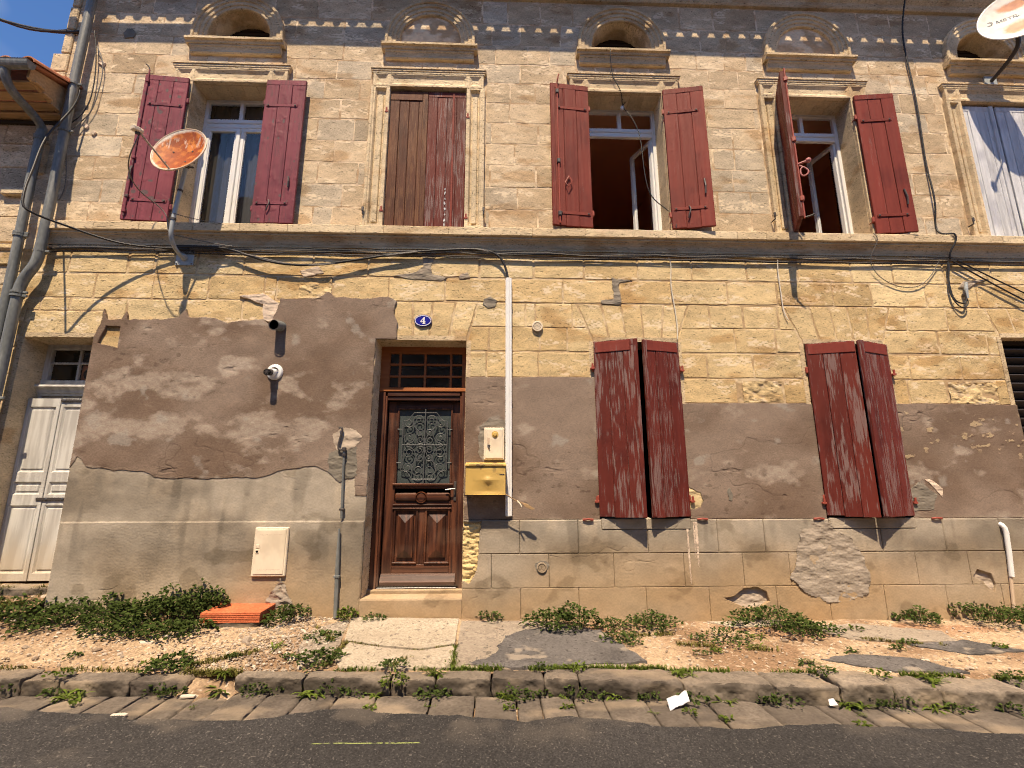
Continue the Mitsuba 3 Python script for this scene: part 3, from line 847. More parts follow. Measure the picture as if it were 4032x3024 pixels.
rp = ragged([(3.22, .81), (3.36, .92), (3.58, .92), (3.57, .84), (3.75, .76), (3.85, .59), (3.88, .45), (3.92, .35), (3.86, .20), (3.61, .13), (3.41, .12), (3.21, .21), (3.05, .37), (3.13, .48), (3.16, .64)], .03, .02, 12, 92)
add("trowelled_patch", rough_face(rp, PY - .012, .012, 9, 97, .013, -.03, .02), "patch", H, smooth=True, uv=(.33, 0.0))
add("trowelled_patch", rough_face(ragged([(-2.26, .21), (-2.17, .33), (-2.13, .40), (-2.08, .33), (-2.0, .17), (-2.0, .02), (-2.27, .03)], .02, .02, 15, 93), PY - .012, .022, 16, 98, .012, -.05, .02), "patch", H, smooth=True, uv=(.35, 0.0))
# drips of lime below the left ground floor window
for i, (x, z0, w) in enumerate(((2.02, .30, .010), (2.115, .46, .014), (2.09, .55, .006))):
    pts = [(x - w, .92), (x + w, .92), (x + w * .8, .7), (x + w * .5, z0 + .1), (x, z0), (x - w * .6, z0 + .12), (x - w * .9, .7)]
    add("lime_drip", prism(ragged(pts, .02, .006, 30, 300 + i), PY - .004, PY + .01, .001, 0, 0), "patch", H, uv=(1.0, 0.0))

# ---------------- door step
g = sg.Polygon([(-.36, .0), (-.36, 0)] ) if False else None
add("step", cat([box(-1.345, -.318, -.052, .36, -.3, .190, .012), box(-1.338, -.325, .20, .5, .15, .226, .006)]), "cement", H)
add("threshold_strip", box(-1.25, -.405, .262, .30, .226, .240, .003), "steel", H)

# ---------------- eaves: roof edge, channel tiles and gutter above the frame, which throw the shadow band
ro = add("roof", TM([[XL - .3, -.505, 8.172], [XR + .4, -.505, 8.172], [XR + .4, 6, 10.3], [XL - .3, 6, 10.3], [XL - .3, -.40, 8.27], [XR + .4, -.40, 8.27], [XR + .4, 6, 10.4], [XL - .3, 6, 10.4]],
                    [[0, 2, 1], [0, 3, 2], [4, 5, 6], [4, 6, 7], [0, 1, 5], [0, 5, 4], [1, 2, 6], [1, 6, 5], [3, 0, 4], [3, 4, 7]]), "roof_tile", H, uv=(.5, .5))
for i in range(66):
    x = -5.56 + i * .2105
    droop = .020 * (1 if x > -1.5 else .2 + .3 * ((i * 7) % 5) / 4)
    w = .066 + .010 * math.sin(i * 2.3) + (0.006 if x > 0 else -.008)
    a = np.linspace(np.pi, 2 * np.pi, 9)
    z = 8.165 + (0 if i % 3 else .004)
    rr = .062 + (.0 if x < -1.5 else .012)
    V = []
    for y, dz in ((-.505, 0), (-.10, .13)):
        for t in a: V.append([x + w * math.cos(t), y, z + dz + rr * math.sin(t)])
        V.append([x + w, y, z + .04 + dz]); V.append([x - w, y, z + .04 + dz])
    V = np.array(V); m = trimesh.convex.convex_hull(V)
    add("channel_tile", m, "roof_tile", ro, uv=(SHADE(), .5))
prof = [(-.518 - .077 + .077 * math.cos(t), .077 * math.sin(t)) for t in np.linspace(0, -np.pi, 13)]
prof = prof + [(y * 1 - 0, z) for y, z in [(-.518 - .077 + .072 * math.cos(t), .072 * math.sin(t)) for t in np.linspace(-np.pi, 0, 13)]]
V = []; F = []
for x, z in ((XL - .1, 8.075), (-3.2, 8.12), (-1, 8.135), (XR, 8.135)):
    V += [[x, y, z + zz] for y, zz in prof]
m = len(prof)
for a in range(3):
    for k in range(m):
        p, q, p2, q2 = a * m + k, a * m + (k + 1) % m, (a + 1) * m + k, (a + 1) * m + (k + 1) % m
        F += [[p, q, p2], [q, q2, p2]]
add("gutter", TM(V, F), "zinc", H)
# ------------------------------------------------------------------ windows, shutters and doors of the house
def room(x0, x1, z0, z1, m="dark_room", y1=3.6):
    x0, x1 = x0 - .9, x1 + .9
    z0, z1 = z0 - .7, z1 + .25
    v = [[x, y, z] for x in (x0, x1) for y in (.272, y1) for z in (z0, z1)]
    F = [[0, 1, 2], [1, 3, 2], [4, 6, 5], [5, 6, 7], [2, 3, 6], [3, 7, 6], [0, 2, 4], [2, 6, 4], [1, 5, 3], [3, 5, 7]]
    add("room", TM(v, F), m, H)


def pane(x0, x1, z0, z1, y, parent, name="pane"):
    add(name, TM([[x0, y, z0], [x1, y, z0], [x1, y, z1], [x0, y, z1]], [[0, 1, 2], [0, 2, 3]]), "pane_glass", parent)


def sash(parent, hx, hy, w, z0, z1, ang, side):
    """A casement sash hinged at hx; side +1 when the hinge is on its left. ang: how far it is swung into the room."""
    s = .052
    parts = [box(0, w, -.02, .02, z0, z0 + s, .004), box(0, w, -.02, .02, z1 - s, z1, .004), box(0, s, -.021, .021, z0 + s, z1 - s, .004), box(w - s, w, -.021, .021, z0 + s, z1 - s, .004), box(s, s + .012, -.012, .012, z0 + s, z1 - s), box(w - s - .012, w - s, -.012, .012, z0 + s, z1 - s)]
    fr = cat(parts)
    gl = TM([[s, 0, z0 + s], [w - s, 0, z0 + s], [w - s, 0, z1 - s], [s, 0, z1 - s]], [[0, 1, 2], [0, 2, 3]])
    out = []
    for m in (fr, gl):
        v = m.vertices.copy()
        if side < 0: v[:, 0] *= -1
        a = ang * side
        v = np.c_[v[:, 0] * math.cos(a) - v[:, 1] * math.sin(a), v[:, 0] * math.sin(a) + v[:, 1] * math.cos(a), v[:, 2]]
        out.append(TM(v + [hx, hy, 0], m.faces))
    add("sash", out[0], "window_white", parent)
    add("pane", out[1], "pane_glass", parent)


for i in (0, 2, 3):
    x0, x1 = UP_WIN[i]
    y = .255
    f0 = .045
    fr = [box(x0, x0 + f0, y, y + .055, Z0, ZT, .004), box(x1 - f0, x1, y, y + .055, Z0, ZT, .004), box(x0 + f0, x1 - f0, y, y + .055, ZT - .05, ZT, .004),
          box(x0 + f0, x1 - f0, y - .004, y + .055, 5.862, 5.918, .004), box(x0 + f0, x1 - f0, y + .006, y + .055, 5.80, 5.861, .004), box(x0 + f0, x1 - f0, y, y + .055, Z0, Z0 + .05, .004)]
    xm = (x0 + x1) / 2
    fr.append(box(xm - .024, xm + .024, y + .002, y + .05, 5.918, ZT - .05, .003))
    w = add("window", cat(fr), "window_white", H)
    pane(x0 + f0, xm - .024, 5.918, ZT - .05, y + .03, w)
    pane(xm + .024, x1 - f0, 5.918, ZT - .05, y + .03, w)
    room(x0, x1, Z0, ZT, "dim_room" if i == 0 else "dark_room")
    ww = xm - x0 - f0 - .002
    zs0, zs1 = Z0 + .05, 5.80
    if i == 0:
        sash(w, x0 + f0, y + .03, ww + .012, zs0, zs1, 0, 1)
        sash(w, x1 - f0, y + .03, ww - .014, zs0, zs1, 0, -1)
        add("astragal", box(xm - .022, xm + .026, y - .012, y + .012, zs0, zs1 - .02, .006), "window_white", w)
        for (c0, c1, mm) in ((x0 + .05, x0 + .27, "curtain_dark"), (x0 + .25, x1 - .05, "curtain")):
            cx = np.linspace(c0, c1, 60)
            cy = .37 + .010 * np.sin(cx * 55) + .012 * np.sin(cx * 23)
            V = np.vstack([np.c_[cx, cy, np.full(60, zs0)], np.c_[cx, cy, np.full(60, 6.2)]])
            F = []
            for k in range(59): F += [[k, k + 1, k + 60], [k + 1, k + 61, k + 60]]
            add("curtain", TM(V, F), mm, w, smooth=True)
    else:
        sash(w, x0 + f0, y + .04, ww, zs0, zs1, math.radians(86), 1)
        sash(w, x1 - f0, y + .04, ww, zs0, zs1, math.radians(66 if i == 2 else 78), -1)
for i in (1, 4):
    x0, x1 = UP_WIN[i]
    room(x0, x1, Z0, ZT, "dim_room", 1.2)
for a, b in GW:
    room(a, b, 1.2, 2.9, "dim_room", 1.2)
room(ARCH[0] - .4, ARCH[4] + .5, 7.4, 7.4, "dim_room", 1.0)


def shutter(hinge, z0, z1, w, ang, side, kind, planks, thick=.034, label=None, rails=(.13, .86), hook=True, seed=0, top_drop=0.0, bottom_slant=0.0, backface=False, strap=True):
    """Plank shutter. u runs from the hinge, v towards the viewer. ang 0 = flat along the wall, 90 = straight out."""
    k = key_for("shutter", H)
    if label: labels[k] = {"label": label}
    rr = np.random.default_rng(seed)
    ca, sa = math.cos(math.radians(ang)), math.sin(math.radians(ang))

    def put(m):
        v = m.vertices
        u, t, z = v[:, 0], v[:, 1], v[:, 2]
        x = hinge[0] + side * (u * ca - t * sa)
        y = hinge[1] - u * sa - t * ca
        return TM(np.c_[x, y, z], m.faces if side > 0 else m.faces[:, ::-1])

    def part(name, m, mm="shutter_paint", uv=None):
        c = counts.get(k + "__" + name, -1) + 1; counts[k + "__" + name] = c
        kk = k + "__" + name + ("" if c == 0 else "_%03d" % c)
        m = put(m)
        scene[kk] = mikit.ply(m, mm, uv=None if uv is None else np.tile(uv, (len(m.vertices), 1)))

    pw = w / planks
    kd0 = kind[0] if isinstance(kind, (list, tuple)) else kind
    for i in range(planks):
        kd = kind[i] if isinstance(kind, (list, tuple)) else kind
        d0 = rr.normal(0, .0015)
        e0, e1 = z0 + abs(rr.normal(0, .004)) + bottom_slant * i / planks, z1 - abs(rr.normal(0, .004))
        b = box(i * pw + .0024, (i + 1) * pw - .0024, d0, thick + d0, e0, e1, .0035)
        part("plank", b, uv=(float(rr.random()), float(kd)))
    kd = kind[0] if isinstance(kind, (list, tuple)) else kind
    hgt = z1 - z0
    part("backing_board", box(.002, w - .002, .004, thick * .62, z0 + .006, z1 - .006), uv=(.1, float(kd0)))
    part("end_rail", box(.003, w - .003, thick - .004, thick + .004, z1 - .075, z1 - .004, .003), uv=(float(rr.random()), float(kd)))
    if strap:
        for f in rails:
            zc = z0 + hgt * f
            part("strap", box(.03, w * .84, thick, thick + .008, zc - .019, zc + .019, .003), uv=(float(rr.random()), float(kd)))
            for uu in (.055, w * .78):
                part("bolt_head", box(uu - .011, uu + .011, thick + .008, thick + .017, zc - .011, zc + .011, .004), "iron")
    for f in (.1, .84):
        part("hinge", box(-.022, .03, -.004, thick * .7, z0 + hgt * f - .035, z0 + hgt * f + .035, .006), "red_iron" if kind not in (0,) else "shutter_paint", None if kind not in (0,) else (.3, 0.0))
    return part, hgt


PL_, BR, DK, ST, WH = 0, 1, 2, 3, 4
# first floor, from the left
p, h = shutter((-3.775, -.058), 4.262, 6.205, .50, 4.5, -1, PL_, 3, label="peeling plum-coloured shutter leaf behind the rusty dish", seed=1, rails=(.13, .79))
p("espagnolette", tube([[.455, .045, 4.30], [.455, .045, 6.26]], .009, 8), "shutter_paint", (.3, 0.0))
p("espagnolette_hook", tube(smooth_path([[.455, .045, 6.26], [.47, .05, 6.30], [.50, .06, 6.325]]), .007, 6), "iron")
for zz in (4.36, 4.55, 5.05, 5.42, 6.1): p("rod_guide", box(.435, .475, .034, .062, zz - .02, zz + .02, .005), "shutter_paint", (.2, 0.0))
p("handle", tube(smooth_path([[.455, .05, 4.93], [.45, .075, 4.86], [.44, .07, 4.75]]), .012, 6), "iron")
p, h = shutter((-2.835, -.058), 4.264, 6.208, .485, .5, 1, PL_, 3, label="peeling plum-coloured shutter leaf right of the white window", seed=2, rails=(.13, .81))
p("ring_pull", tube(smooth_path([[.19, .05, 4.55], [.205, .062, 4.50], [.19, .064, 4.45], [.18, .055, 4.41]]), .008, 6), "iron")
p("latch", tube([[.39, .045, 4.86], [.40, .058, 4.79], [.395, .05, 4.72]], .010, 6), "iron")
# closed pair: left leaf stripped brown, right leaf worn red
p, h = shutter((-1.335, .045), 4.262, 6.185, .475, 0, 1, ST, 4, label="closed shutter leaf stripped to brown wood", seed=3, strap=False)
p("meeting_stile", box(.405, .472, .034, .046, 4.27, 6.175, .004), "shutter_paint", (.2, 3.0))
p("head_board", box(.004, .40, .034, .044, 6.05, 6.175, .003), "shutter_paint", (.9, 3.0))
p, h = shutter((-.385, .04), 4.262, 6.18, .478, 0, -1, DK, 4, label="closed shutter leaf with worn red paint and white flakes", seed=4, strap=False)
p("lapping_strip", box(.145, .17, .033, .045, 4.27, 6.17, .004), "shutter_paint", (.9, 1.0))
for zz, s in ((4.29, .022), (4.34, .017), (4.40, .020), (4.47, .014), (4.55, .016), (4.62, .018), (4.68, .010), (4.76, .017), (4.81, .013)):
    p("paint_flake", prism(ragged([(.235 - s * .7, zz), (.235, zz + s * 1.6), (.235 + s * .6, zz), (.235, zz - s * 1.6)], .01, .008, 40, int(zz * 90)), .0335, .0365, 0, 0, 0).apply_transform(np.diag([1, 1, 1, 1])), "paper")
# third window
p, h = shutter((1.145, -.058), 4.275, 6.235, .49, 5.5, -1, BR, 3, label="brick-red shutter leaf with espagnolette rod and diamond handle", seed=5, rails=(.085, .82))
p("espagnolette", tube([[.405, .05, 4.30], [.405, .05, 6.20], [.40, .07, 6.26], [.385, .075, 6.33]], .009, 8), "red_iron")
for zz in (4.42, 5.12, 6.1): p("rod_guide", box(.385, .425, .034, .068, zz - .03, zz + .03, .007), "iron")
p("diamond_pull", tube([[.285, .055, 4.92], [.335, .06, 4.83], [.30, .075, 4.76], [.255, .07, 4.84], [.285, .055, 4.92]], .007, 6), "red_iron")
p("boss", lathe([(.0, .03), (.026, .028), (.03, .0)], (.19, .034, 4.46), "y", 14), "red_iron")
p("edge_strip", box(.44, .487, .030, .046, 4.28, 6.225, .004), "shutter_paint", (.15, 1.0))
p, h = shutter((2.10, -.058), 4.275, 6.215, .495, 10, 1, BR, 3, label="brick-red shutter leaf angled off the wall beside the open window", seed=6, rails=(.13, .82))
p("ring_pull", tube(smooth_path([[.20, .05, 4.55], [.215, .062, 4.50], [.20, .066, 4.45], [.19, .055, 4.39]]), .008, 6), "iron")
p("latch", tube([[.405, .045, 4.90], [.41, .06, 4.80], [.405, .05, 4.70]], .010, 6), "iron")
# fourth window: one leaf standing straight out, one open
p, h = shutter((3.605, .0), 4.262, 6.205, .465, 66, -1, DK, 3, label="red shutter leaf standing straight out from the wall", seed=7, rails=(.13, .8), thick=.045)
p("espagnolette", tube([[.45, .055, 4.24], [.45, .055, 6.24]], .010, 8), "red_iron")
for zz in (4.48, 5.25, 6.08): p("rod_guide", box(.43, .475, .03, .075, zz - .03, zz + .03, .006), "red_iron")
p("pull_knob", tube(smooth_path([[.45, .06, 4.92], [.46, .11, 4.93], [.46, .15, 4.93]]), .012, 8), "pink_iron")
p("knob_ball", trimesh.creation.icosphere(2, .03).apply_translation([.46, .165, 4.94]), "pink_iron")
p("openwork_handle", tube(smooth_path([[.455, .07, 4.90], [.455, .12, 4.86], [.455, .15, 4.79], [.455, .10, 4.76], [.455, .075, 4.80], [.455, .11, 4.87]]), .009, 6), "pink_iron")
p("hook", tube(smooth_path([[.45, .055, 4.25], [.46, .10, 4.25], [.47, .15, 4.26]]), .009, 6), "iron")
p, h = shutter((4.588, -.058), 4.262, 6.208, .475, 6.5, 1, BR, 3, label="smooth brick-red shutter leaf at the right of the fourth window", seed=8, rails=(.12, .80))
p("latch", tube([[.385, .045, 4.83], [.40, .058, 4.72], [.395, .05, 4.62]], .010, 6), "iron")
p, h = shutter((6.06, .045), 4.262, 6.18, .46, 0, 1, WH, 4, label="closed pale grey shutter leaf under the white dish", seed=9, strap=False)
p("meeting_stile", box(.40, .455, .034, .052, 4.27, 6.175, .004), "shutter_paint", (.4, 4.0))
p, h = shutter((7.02, .045), 4.262, 6.18, .46, 0, -1, WH, 4, label="closed pale grey shutter leaf at the edge of the frame", seed=10, strap=False)
# ground floor, leaves standing ajar
p, h = shutter((1.112, -.004), .972, 2.888, .485, 20, 1, DK, 3, label="worn red shutter leaf, left one of the middle ground-floor pair", seed=11, strap=False, bottom_slant=-.012)
p("end_board", box(.02, .40, .034, .043, 2.755, 2.875, .004), "shutter_paint", (.6, 1.0))
p("closing_strip", box(.44, .484, -.01, .046, .975, 2.88, .004), "shutter_paint", (.3, 2.0))
p, h = shutter((2.068, -.004), .972, 2.888, .455, 14, -1, DK, 3, label="worn red shutter leaf, right one of the middle ground-floor pair", seed=12, strap=False, bottom_slant=-.012)
p("end_board", box(.03, .45, .034, .043, 2.765, 2.875, .004), "shutter_paint", (.7, 1.0))
p("closing_strip", box(.415, .454, .034, .048, .98, 2.88, .004), "shutter_paint", (.2, 2.0))
p, h = shutter((3.555, -.004), .972, 2.888, .50, 17, 1, DK, 3, label="worn red shutter leaf, left one of the right-hand ground-floor pair", seed=13, strap=False, bottom_slant=-.012)
p("end_board", box(.02, .49, .034, .043, 2.755, 2.875, .004), "shutter_paint", (.6, 1.0))
p, h = shutter((4.497, -.004), .972, 2.888, .485, 20, -1, DK, 3, label="worn red shutter leaf, right one of the right-hand ground-floor pair", seed=14, strap=False, bottom_slant=-.012)
p("end_board", box(.03, .47, .034, .043, 2.755, 2.875, .004), "shutter_paint", (.7, 1.0))
p("closing_strip", box(.435, .50, .02, .055, .978, 2.885, .004), "shutter_paint", (.2, 2.0))
# iron pins and catches in the wall
for x, z in ((1.085, 2.60), (2.10, 2.58), (2.105, 1.15), (1.08, 1.15), (4.54, 2.55), (4.535, 1.13), (3.53, 1.13), (-1.365, 5.86), (-1.36, 4.50), (-.36, 5.80), (-.36, 4.42), (4.60, 5.9), (4.6, 4.45), (2.12, 4.42), (2.12, 5.82)):
    add("hinge_pin", cat([box(x - .022, x + .022, -.05, .01, z - .03, z - .008, .004), lathe([(0, -.03), (.012, -.03), (.012, .035), (0, .035)], (x, -.04, z), "z", 8)]), "red_iron", H)
for x, z in ((-1.565, 4.45), (-.15, 4.47), (3.36, 4.47), (5.83, 4.45)):
    add("shutter_catch", cat([tube([[x, .0, z - .03], [x, -.075, z - .03], [x, -.08, z + .03]], .009, 6), box(x - .014, x + .014, -.088, -.072, z + .0, z + .055, .004)]), "iron", H)
for x, a in ((.97, .2), (2.18, -.1), (3.43, .1), (4.72, .15)):
    add("stay_bar", tube([[x - .05, -.05, .945 + .004], [x, -.062, .955], [x + .06, -.055, .948]], .011, 6), "red_iron", H)
# right-hand opening with dark louvres
q = add("louvre_window", cat([box(GWR[0], GWR[0] + .06, .14, .24, GWR[2], GWR[3], .004), box(GWR[0], GWR[1], .14, .24, GWR[3] - .05, GWR[3], .004), box(GWR[1] - .06, GWR[1], .14, .24, GWR[2], GWR[3], .004)]), "dim_room", H)
for i in range(18):
    zz = GWR[3] - .13 - i * .105
    m = box(GWR[0] + .06, GWR[1] - .06, -.05, .05, -.008, .008, .003)
    v = m.vertices; v = np.c_[v[:, 0], v[:, 1] * .8 + .19, zz + v[:, 2] - v[:, 1] * .6]
    add("slat", TM(v, m.faces), "iron", q)
add("backing", box(GWR[0], GWR[1], .262, .28, GWR[2], GWR[3]), "black_hole", q)

# ---------------- front door
D = key_for("front_door", H)
labels[D] = {"label": "weathered dark wood door with iron scroll grille and transom light"}


def dpart(name, m, mm="door_wood", uv=None, smooth=False):
    c = counts.get(D + "__" + name, -1) + 1; counts[D + "__" + name] = c
    kk = D + "__" + name + ("" if c == 0 else "_%03d" % c)
    if isinstance(m, list): m = cat(m)
    if uv is None and mm in ("door_wood", "red_pine"): uv = (SHADE(), 0.0)
    scene[kk] = mikit.ply(m, mm, smooth=smooth, uv=None if uv is None else np.tile(uv, (len(m.vertices), 1)))


x0, x1 = -1.338, -.325
TB = 2.365
hz = (SHADE(), 1.0)
# transom frame and its twelve lights
for nm, b in (("transom_rail", box(x0, x1, .275, .335, 2.825, 2.905, .004)), ("transom_rail", box(x0, x1, .262, .335, TB, 2.412, .006)), ("transom_stile", box(x0, x0 + .135 - .03, .277, .335, 2.412, 2.825, .004)), ("transom_stile", box(x1 - .065, x1, .277, .335, 2.412, 2.825, .004))):
    dpart(nm, b, "red_pine")
gx = [x0 + .105, -1.115, -.822, -.520, x1 - .065]
for xx in gx[1:4]: dpart("glazing_bar", box(xx - .012, xx + .012, .280, .325, 2.412, 2.825, .004), "red_pine")
gz = [2.412, 2.549, 2.692, 2.825]
for zz in gz[1:3]: dpart("glazing_bar", box(x0 + .105, x1 - .065, .283, .322, zz - .011, zz + .011, .004), "red_pine")
for i in range(4):
    for j in range(3):
        dpart("transom_pane", TM([[gx[i], .31, gz[j]], [gx[i + 1], .31, gz[j]], [gx[i + 1], .31 + .002 * (i - j), gz[j + 1]], [gx[i], .31, gz[j + 1]]], [[0, 1, 2], [0, 2, 3]]), "pane_glass")
# frame of the door proper
dpart("door_frame", [box(x0, x0 + .078, .27, .345, .226, TB - .002, .004), box(x0 + .078, x0 + .098, .285, .35, .226, TB - .05, .003)])
dpart("door_frame", [box(x1 - .062, x1, .27, .345, .226, TB - .002, .004), box(x1 - .08, x1 - .062, .285, .35, .226, TB - .05, .003)])
dpart("door_head", [box(x0 + .098, x1 - .08, .275, .345, TB - .052, TB - .004, .004), box(x0 + .098, x1 - .08, .29, .35, TB - .10, TB - .055, .004)], uv=hz)
lx0, lx1 = x0 + .100, x1 - .082
yl = .365
dpart("stile", box(lx0, -1.122, yl, yl + .045, .242, 2.262, .004))
dpart("stile", box(-.497, lx1, yl, yl + .045, .242, 2.262, .004))
for z_, zt in ((2.185, 2.262), (1.27, 1.318), (1.05, 1.135), (.37, .462)):
    dpart("rail", box(-1.121, -.498, yl + .001, yl + .044, z_, zt, .004), uv=(SHADE(), 1.0))
dpart("muntin", box(-.852, -.775, yl + .001, yl + .044, .463, 1.049, .004))
dpart("moulding", [box(-1.15, -.47, yl - .028, yl + .01, 1.302, 1.330, .006), box(-1.14, -.48, yl - .018, yl + .01, 1.085, 1.10, .005), box(-1.14, -.48, yl - .022, yl + .01, 1.045, 1.06, .005)], uv=hz)
dpart("moulding", [box(-1.128, -1.108, yl - .012, yl + .02, 1.33, 2.185, .004), box(-.512, -.49, yl - .016, yl + .02, 1.33, 2.23, .005), box(-1.128, -.49, yl - .012, yl + .02, 2.168, 2.19, .004)])
# middle panel with its round boss
for a, b in ((-1.115, -.872), (-.772, -.505)):
    dpart("middle_panel", box(a, b, yl - .022, yl + .03, 1.135, 1.222, .014), uv=hz)
dpart("round_boss", lathe([(.0, .012), (.040, .010), (.052, .0), (.058, .018), (.064, .0), (.064, -.04)], (-.823, yl - .012, 1.172), "y", 28), uv=hz)
# pyramid panels
for a, b in ((-1.121, -.853), (-.774, -.498)):
    dpart("panel_bed", box(a, b, yl + .02, yl + .04, .463, 1.049))
    dpart("panel_moulding", [box(a, a + .022, yl - .010, yl + .03, .463, 1.049, .006), box(b - .022, b, yl - .010, yl + .03, .463, 1.049, .006), box(a, b, yl - .014, yl + .03, .463, .485, .006), box(a, b, yl - .010, yl + .03, 1.027, 1.049, .006)])
    i0, i1, k0, k1 = a + .048, b - .048, .53, .985
    cx = (i0 + i1) / 2; hh = (i1 - i0) / 2
    V = [[i0, yl + .019, k0], [i1, yl + .019, k0], [i1, yl + .019, k1], [i0, yl + .019, k1], [i0, yl + .0, k0], [i1, yl + .0, k0], [i1, yl + .0, k1], [i0, yl + .0, k1], [cx, yl - .034, k0 + hh], [cx, yl - .034, k1 - hh]]
    F = [[0, 1, 5], [0, 5, 4], [1, 2, 6], [1, 6, 5], [2, 3, 7], [2, 7, 6], [3, 0, 4], [3, 4, 7], [4, 5, 8], [5, 6, 9], [5, 9, 8], [6, 7, 9], [7, 4, 8], [7, 8, 9]]
    dpart("pyramid_panel", TM(V, F))
dpart("weatherboard", TM(*(lambda m: (m.vertices, m.faces))(mould([(yl, .368), (yl - .018, .360), (yl - .052, .285), (yl - .052, .252), (yl, .250)], lx0 + .004, lx1 - .02))), uv=(.2, 1.0))
dpart("kick_rail", box(lx0, lx1, yl + .002, yl + .043, .242, .369, .003), uv=(.4, 1.0))
dpart("glass", box(-1.122, -.497, yl + .018, yl + .024, 1.315, 2.19), "rippled_glass")
# wrought iron grille of scrolls
yg = yl - .022
GXL, GXR, GZ0, GZ1 = -1.062, -.548, 1.372, 2.128
gc = (GXL + GXR) / 2
frame = [[gc - .13, GZ1], [gc + .13, GZ1], [gc + .16, GZ1 - .04], [gc + .19, GZ1 - .085], [GXR, GZ1 - .10], [GXR, GZ0 + .10], [gc + .19, GZ0 + .085], [gc + .15, GZ0 + .03], [gc + .13, GZ0], [gc - .13, GZ0], [gc - .15, GZ0 + .03], [gc - .19, GZ0 + .085], [GXL, GZ0 + .10], [GXL, GZ1 - .10], [gc - .19, GZ1 - .085], [gc - .16, GZ1 - .04], [gc - .13, GZ1]]
gi = [tube([[x, yg, z] for x, z in frame], .0055, 6), tube([[gc, yg, GZ0 - .045], [gc, yg, GZ1 + .045]], .007, 6), tube([[GXL, yg, 1.755], [GXR, yg, 1.755]], .006, 6)]
for zz in (1.935, 1.555): gi += [tube([[GXL - .055, yg, zz], [GXL, yg, zz]], .006, 6), tube([[GXR, yg, zz], [GXR + .055, yg, zz]], .006, 6)]
gi.append(trimesh.creation.icosphere(1, .014).apply_translation([gc, yg, 1.755]))


def spiral(cx, cz, r0, r1, a0, turns, n=34):
    t = np.linspace(0, 1, n)
    a = a0 + turns * 2 * np.pi * t
    r = r0 + (r1 - r0) * t
    return np.c_[cx + r * np.cos(a), np.full(n, yg), cz + r * np.sin(a)]


scr = []
for sx in (-1, 1):
    for sz in (-1, 1):
        def S(cx, cz, r0, r1, a0, turns):
            q = spiral(0, 0, r0, r1, a0, turns)
            return np.c_[gc + sx * (cx + q[:, 0]), q[:, 1], 1.755 + sz * (cz + q[:, 2])]
        def Pth(pts):
            q = smooth_path([[a, 0, b] for a, b in pts], 8)
            return np.c_[gc + sx * q[:, 0], np.full(len(q), yg), 1.755 + sz * q[:, 2]]
        scr += [S(.068, .285, .066, .012, 0.0, 1.6), S(.048, .145, .046, .010, -1.2, 1.5), S(.185, .255, .060, .012, 2.4, 1.6), S(.175, .085, .062, .012, -1.0, 1.6), S(.052, .055, .05, .012, 2.6, 1.4)]
        scr += [Pth([(.134, .285), (.128, .22), (.07, .16), (.015, .07), (.004, .01)]), Pth([(.125, .255), (.10, .17), (.10, .10), (.15, .03), (.20, .02)]), Pth([(.245, .255), (.24, .17), (.237, .085)])]
gi += [tube(q, .0048, 5) for q in scr]
dpart("scroll_grille", gi, "grille_iron")
dpart("handle_plate", box(-.463, -.432, yl - .012, yl, 1.135, 1.345, .004), "iron")
dpart("lever", tube([[-.447, yl, 1.262], [-.447, yl - .05, 1.262], [-.49, yl - .055, 1.262], [-.555, yl - .05, 1.255]], .0085, 8), "steel")
room(DOOR[0] + .85, DOOR[1] - .85, .95, 2.7, "dim_room", 1.6)

# ---------------- grey-white double door at the left
W = key_for("white_door", H)
labels[W] = {"label": "pale grey panelled double door under a small four-pane transom"}


def wpart(name, m, mm="grey_door_paint", uv=None):
    c = counts.get(W + "__" + name, -1) + 1; counts[W + "__" + name] = c
    if isinstance(m, list): m = cat(m)
    if uv is None and mm == "grey_door_paint": uv = (SHADE(), 0.0)
    scene[W + "__" + name + ("" if c == 0 else "_%03d" % c)] = mikit.ply(m, mm, uv=None if uv is None else np.tile(uv, (len(m.vertices), 1)))


wx0, wx1 = -5.162, -4.40
yw = .30
wpart("transom_frame", [box(wx0, wx0 + .062, yw, yw + .06, 2.41, 2.905, .005), box(wx0, wx1, yw, yw + .06, 2.845, 2.905, .005), box(wx0, wx1, yw - .01, yw + .06, 2.41, 2.48, .006), box(wx1 - .062, wx1, yw, yw + .06, 2.41, 2.905, .005)])
wpart("glazing_bar", box(-4.795, -4.771, yw + .01, yw + .045, 2.48, 2.845, .004))
wpart("glazing_bar", box(wx0 + .062, wx1 - .062, yw + .012, yw + .042, 2.672, 2.694, .004))
for a, b in ((wx0 + .062, -4.795), (-4.771, wx1 - .062)):
    for c, d in ((2.48, 2.672), (2.694, 2.845)):
        wpart("transom_pane", TM([[a, yw + .03, c], [b, yw + .03, c], [b, yw + .032, d], [a, yw + .03, d]], [[0, 1, 2], [0, 2, 3]]), "pane_glass")
wpart("cardboard", box(-4.765, -4.45, yw + .05, yw + .055, 2.485, 2.665), "red_pine", (.5, 0.0))
wpart("vent_hole", lathe([(.0, .004), (.05, .004), (.062, .012), (.075, .0)], (-4.665, yw + .044, 2.565), "y", 20), "dim_room")
wpart("cornice", mould([(.36, 2.42), (.23, 2.415), (.225, 2.395), (.25, 2.38), (.27, 2.36), (.275, 2.33), (.29, 2.325), (.29, 2.30), (.36, 2.30)], wx0 - .0, wx1 - .004))
wpart("head_frame", [box(wx0, wx0 + .05, yw, yw + .06, .32, 2.30, .004), box(wx0, wx1, yw + .02, yw + .06, 2.20, 2.30, .004), box(wx1 - .05, wx1, yw, yw + .06, .32, 2.20, .004)])
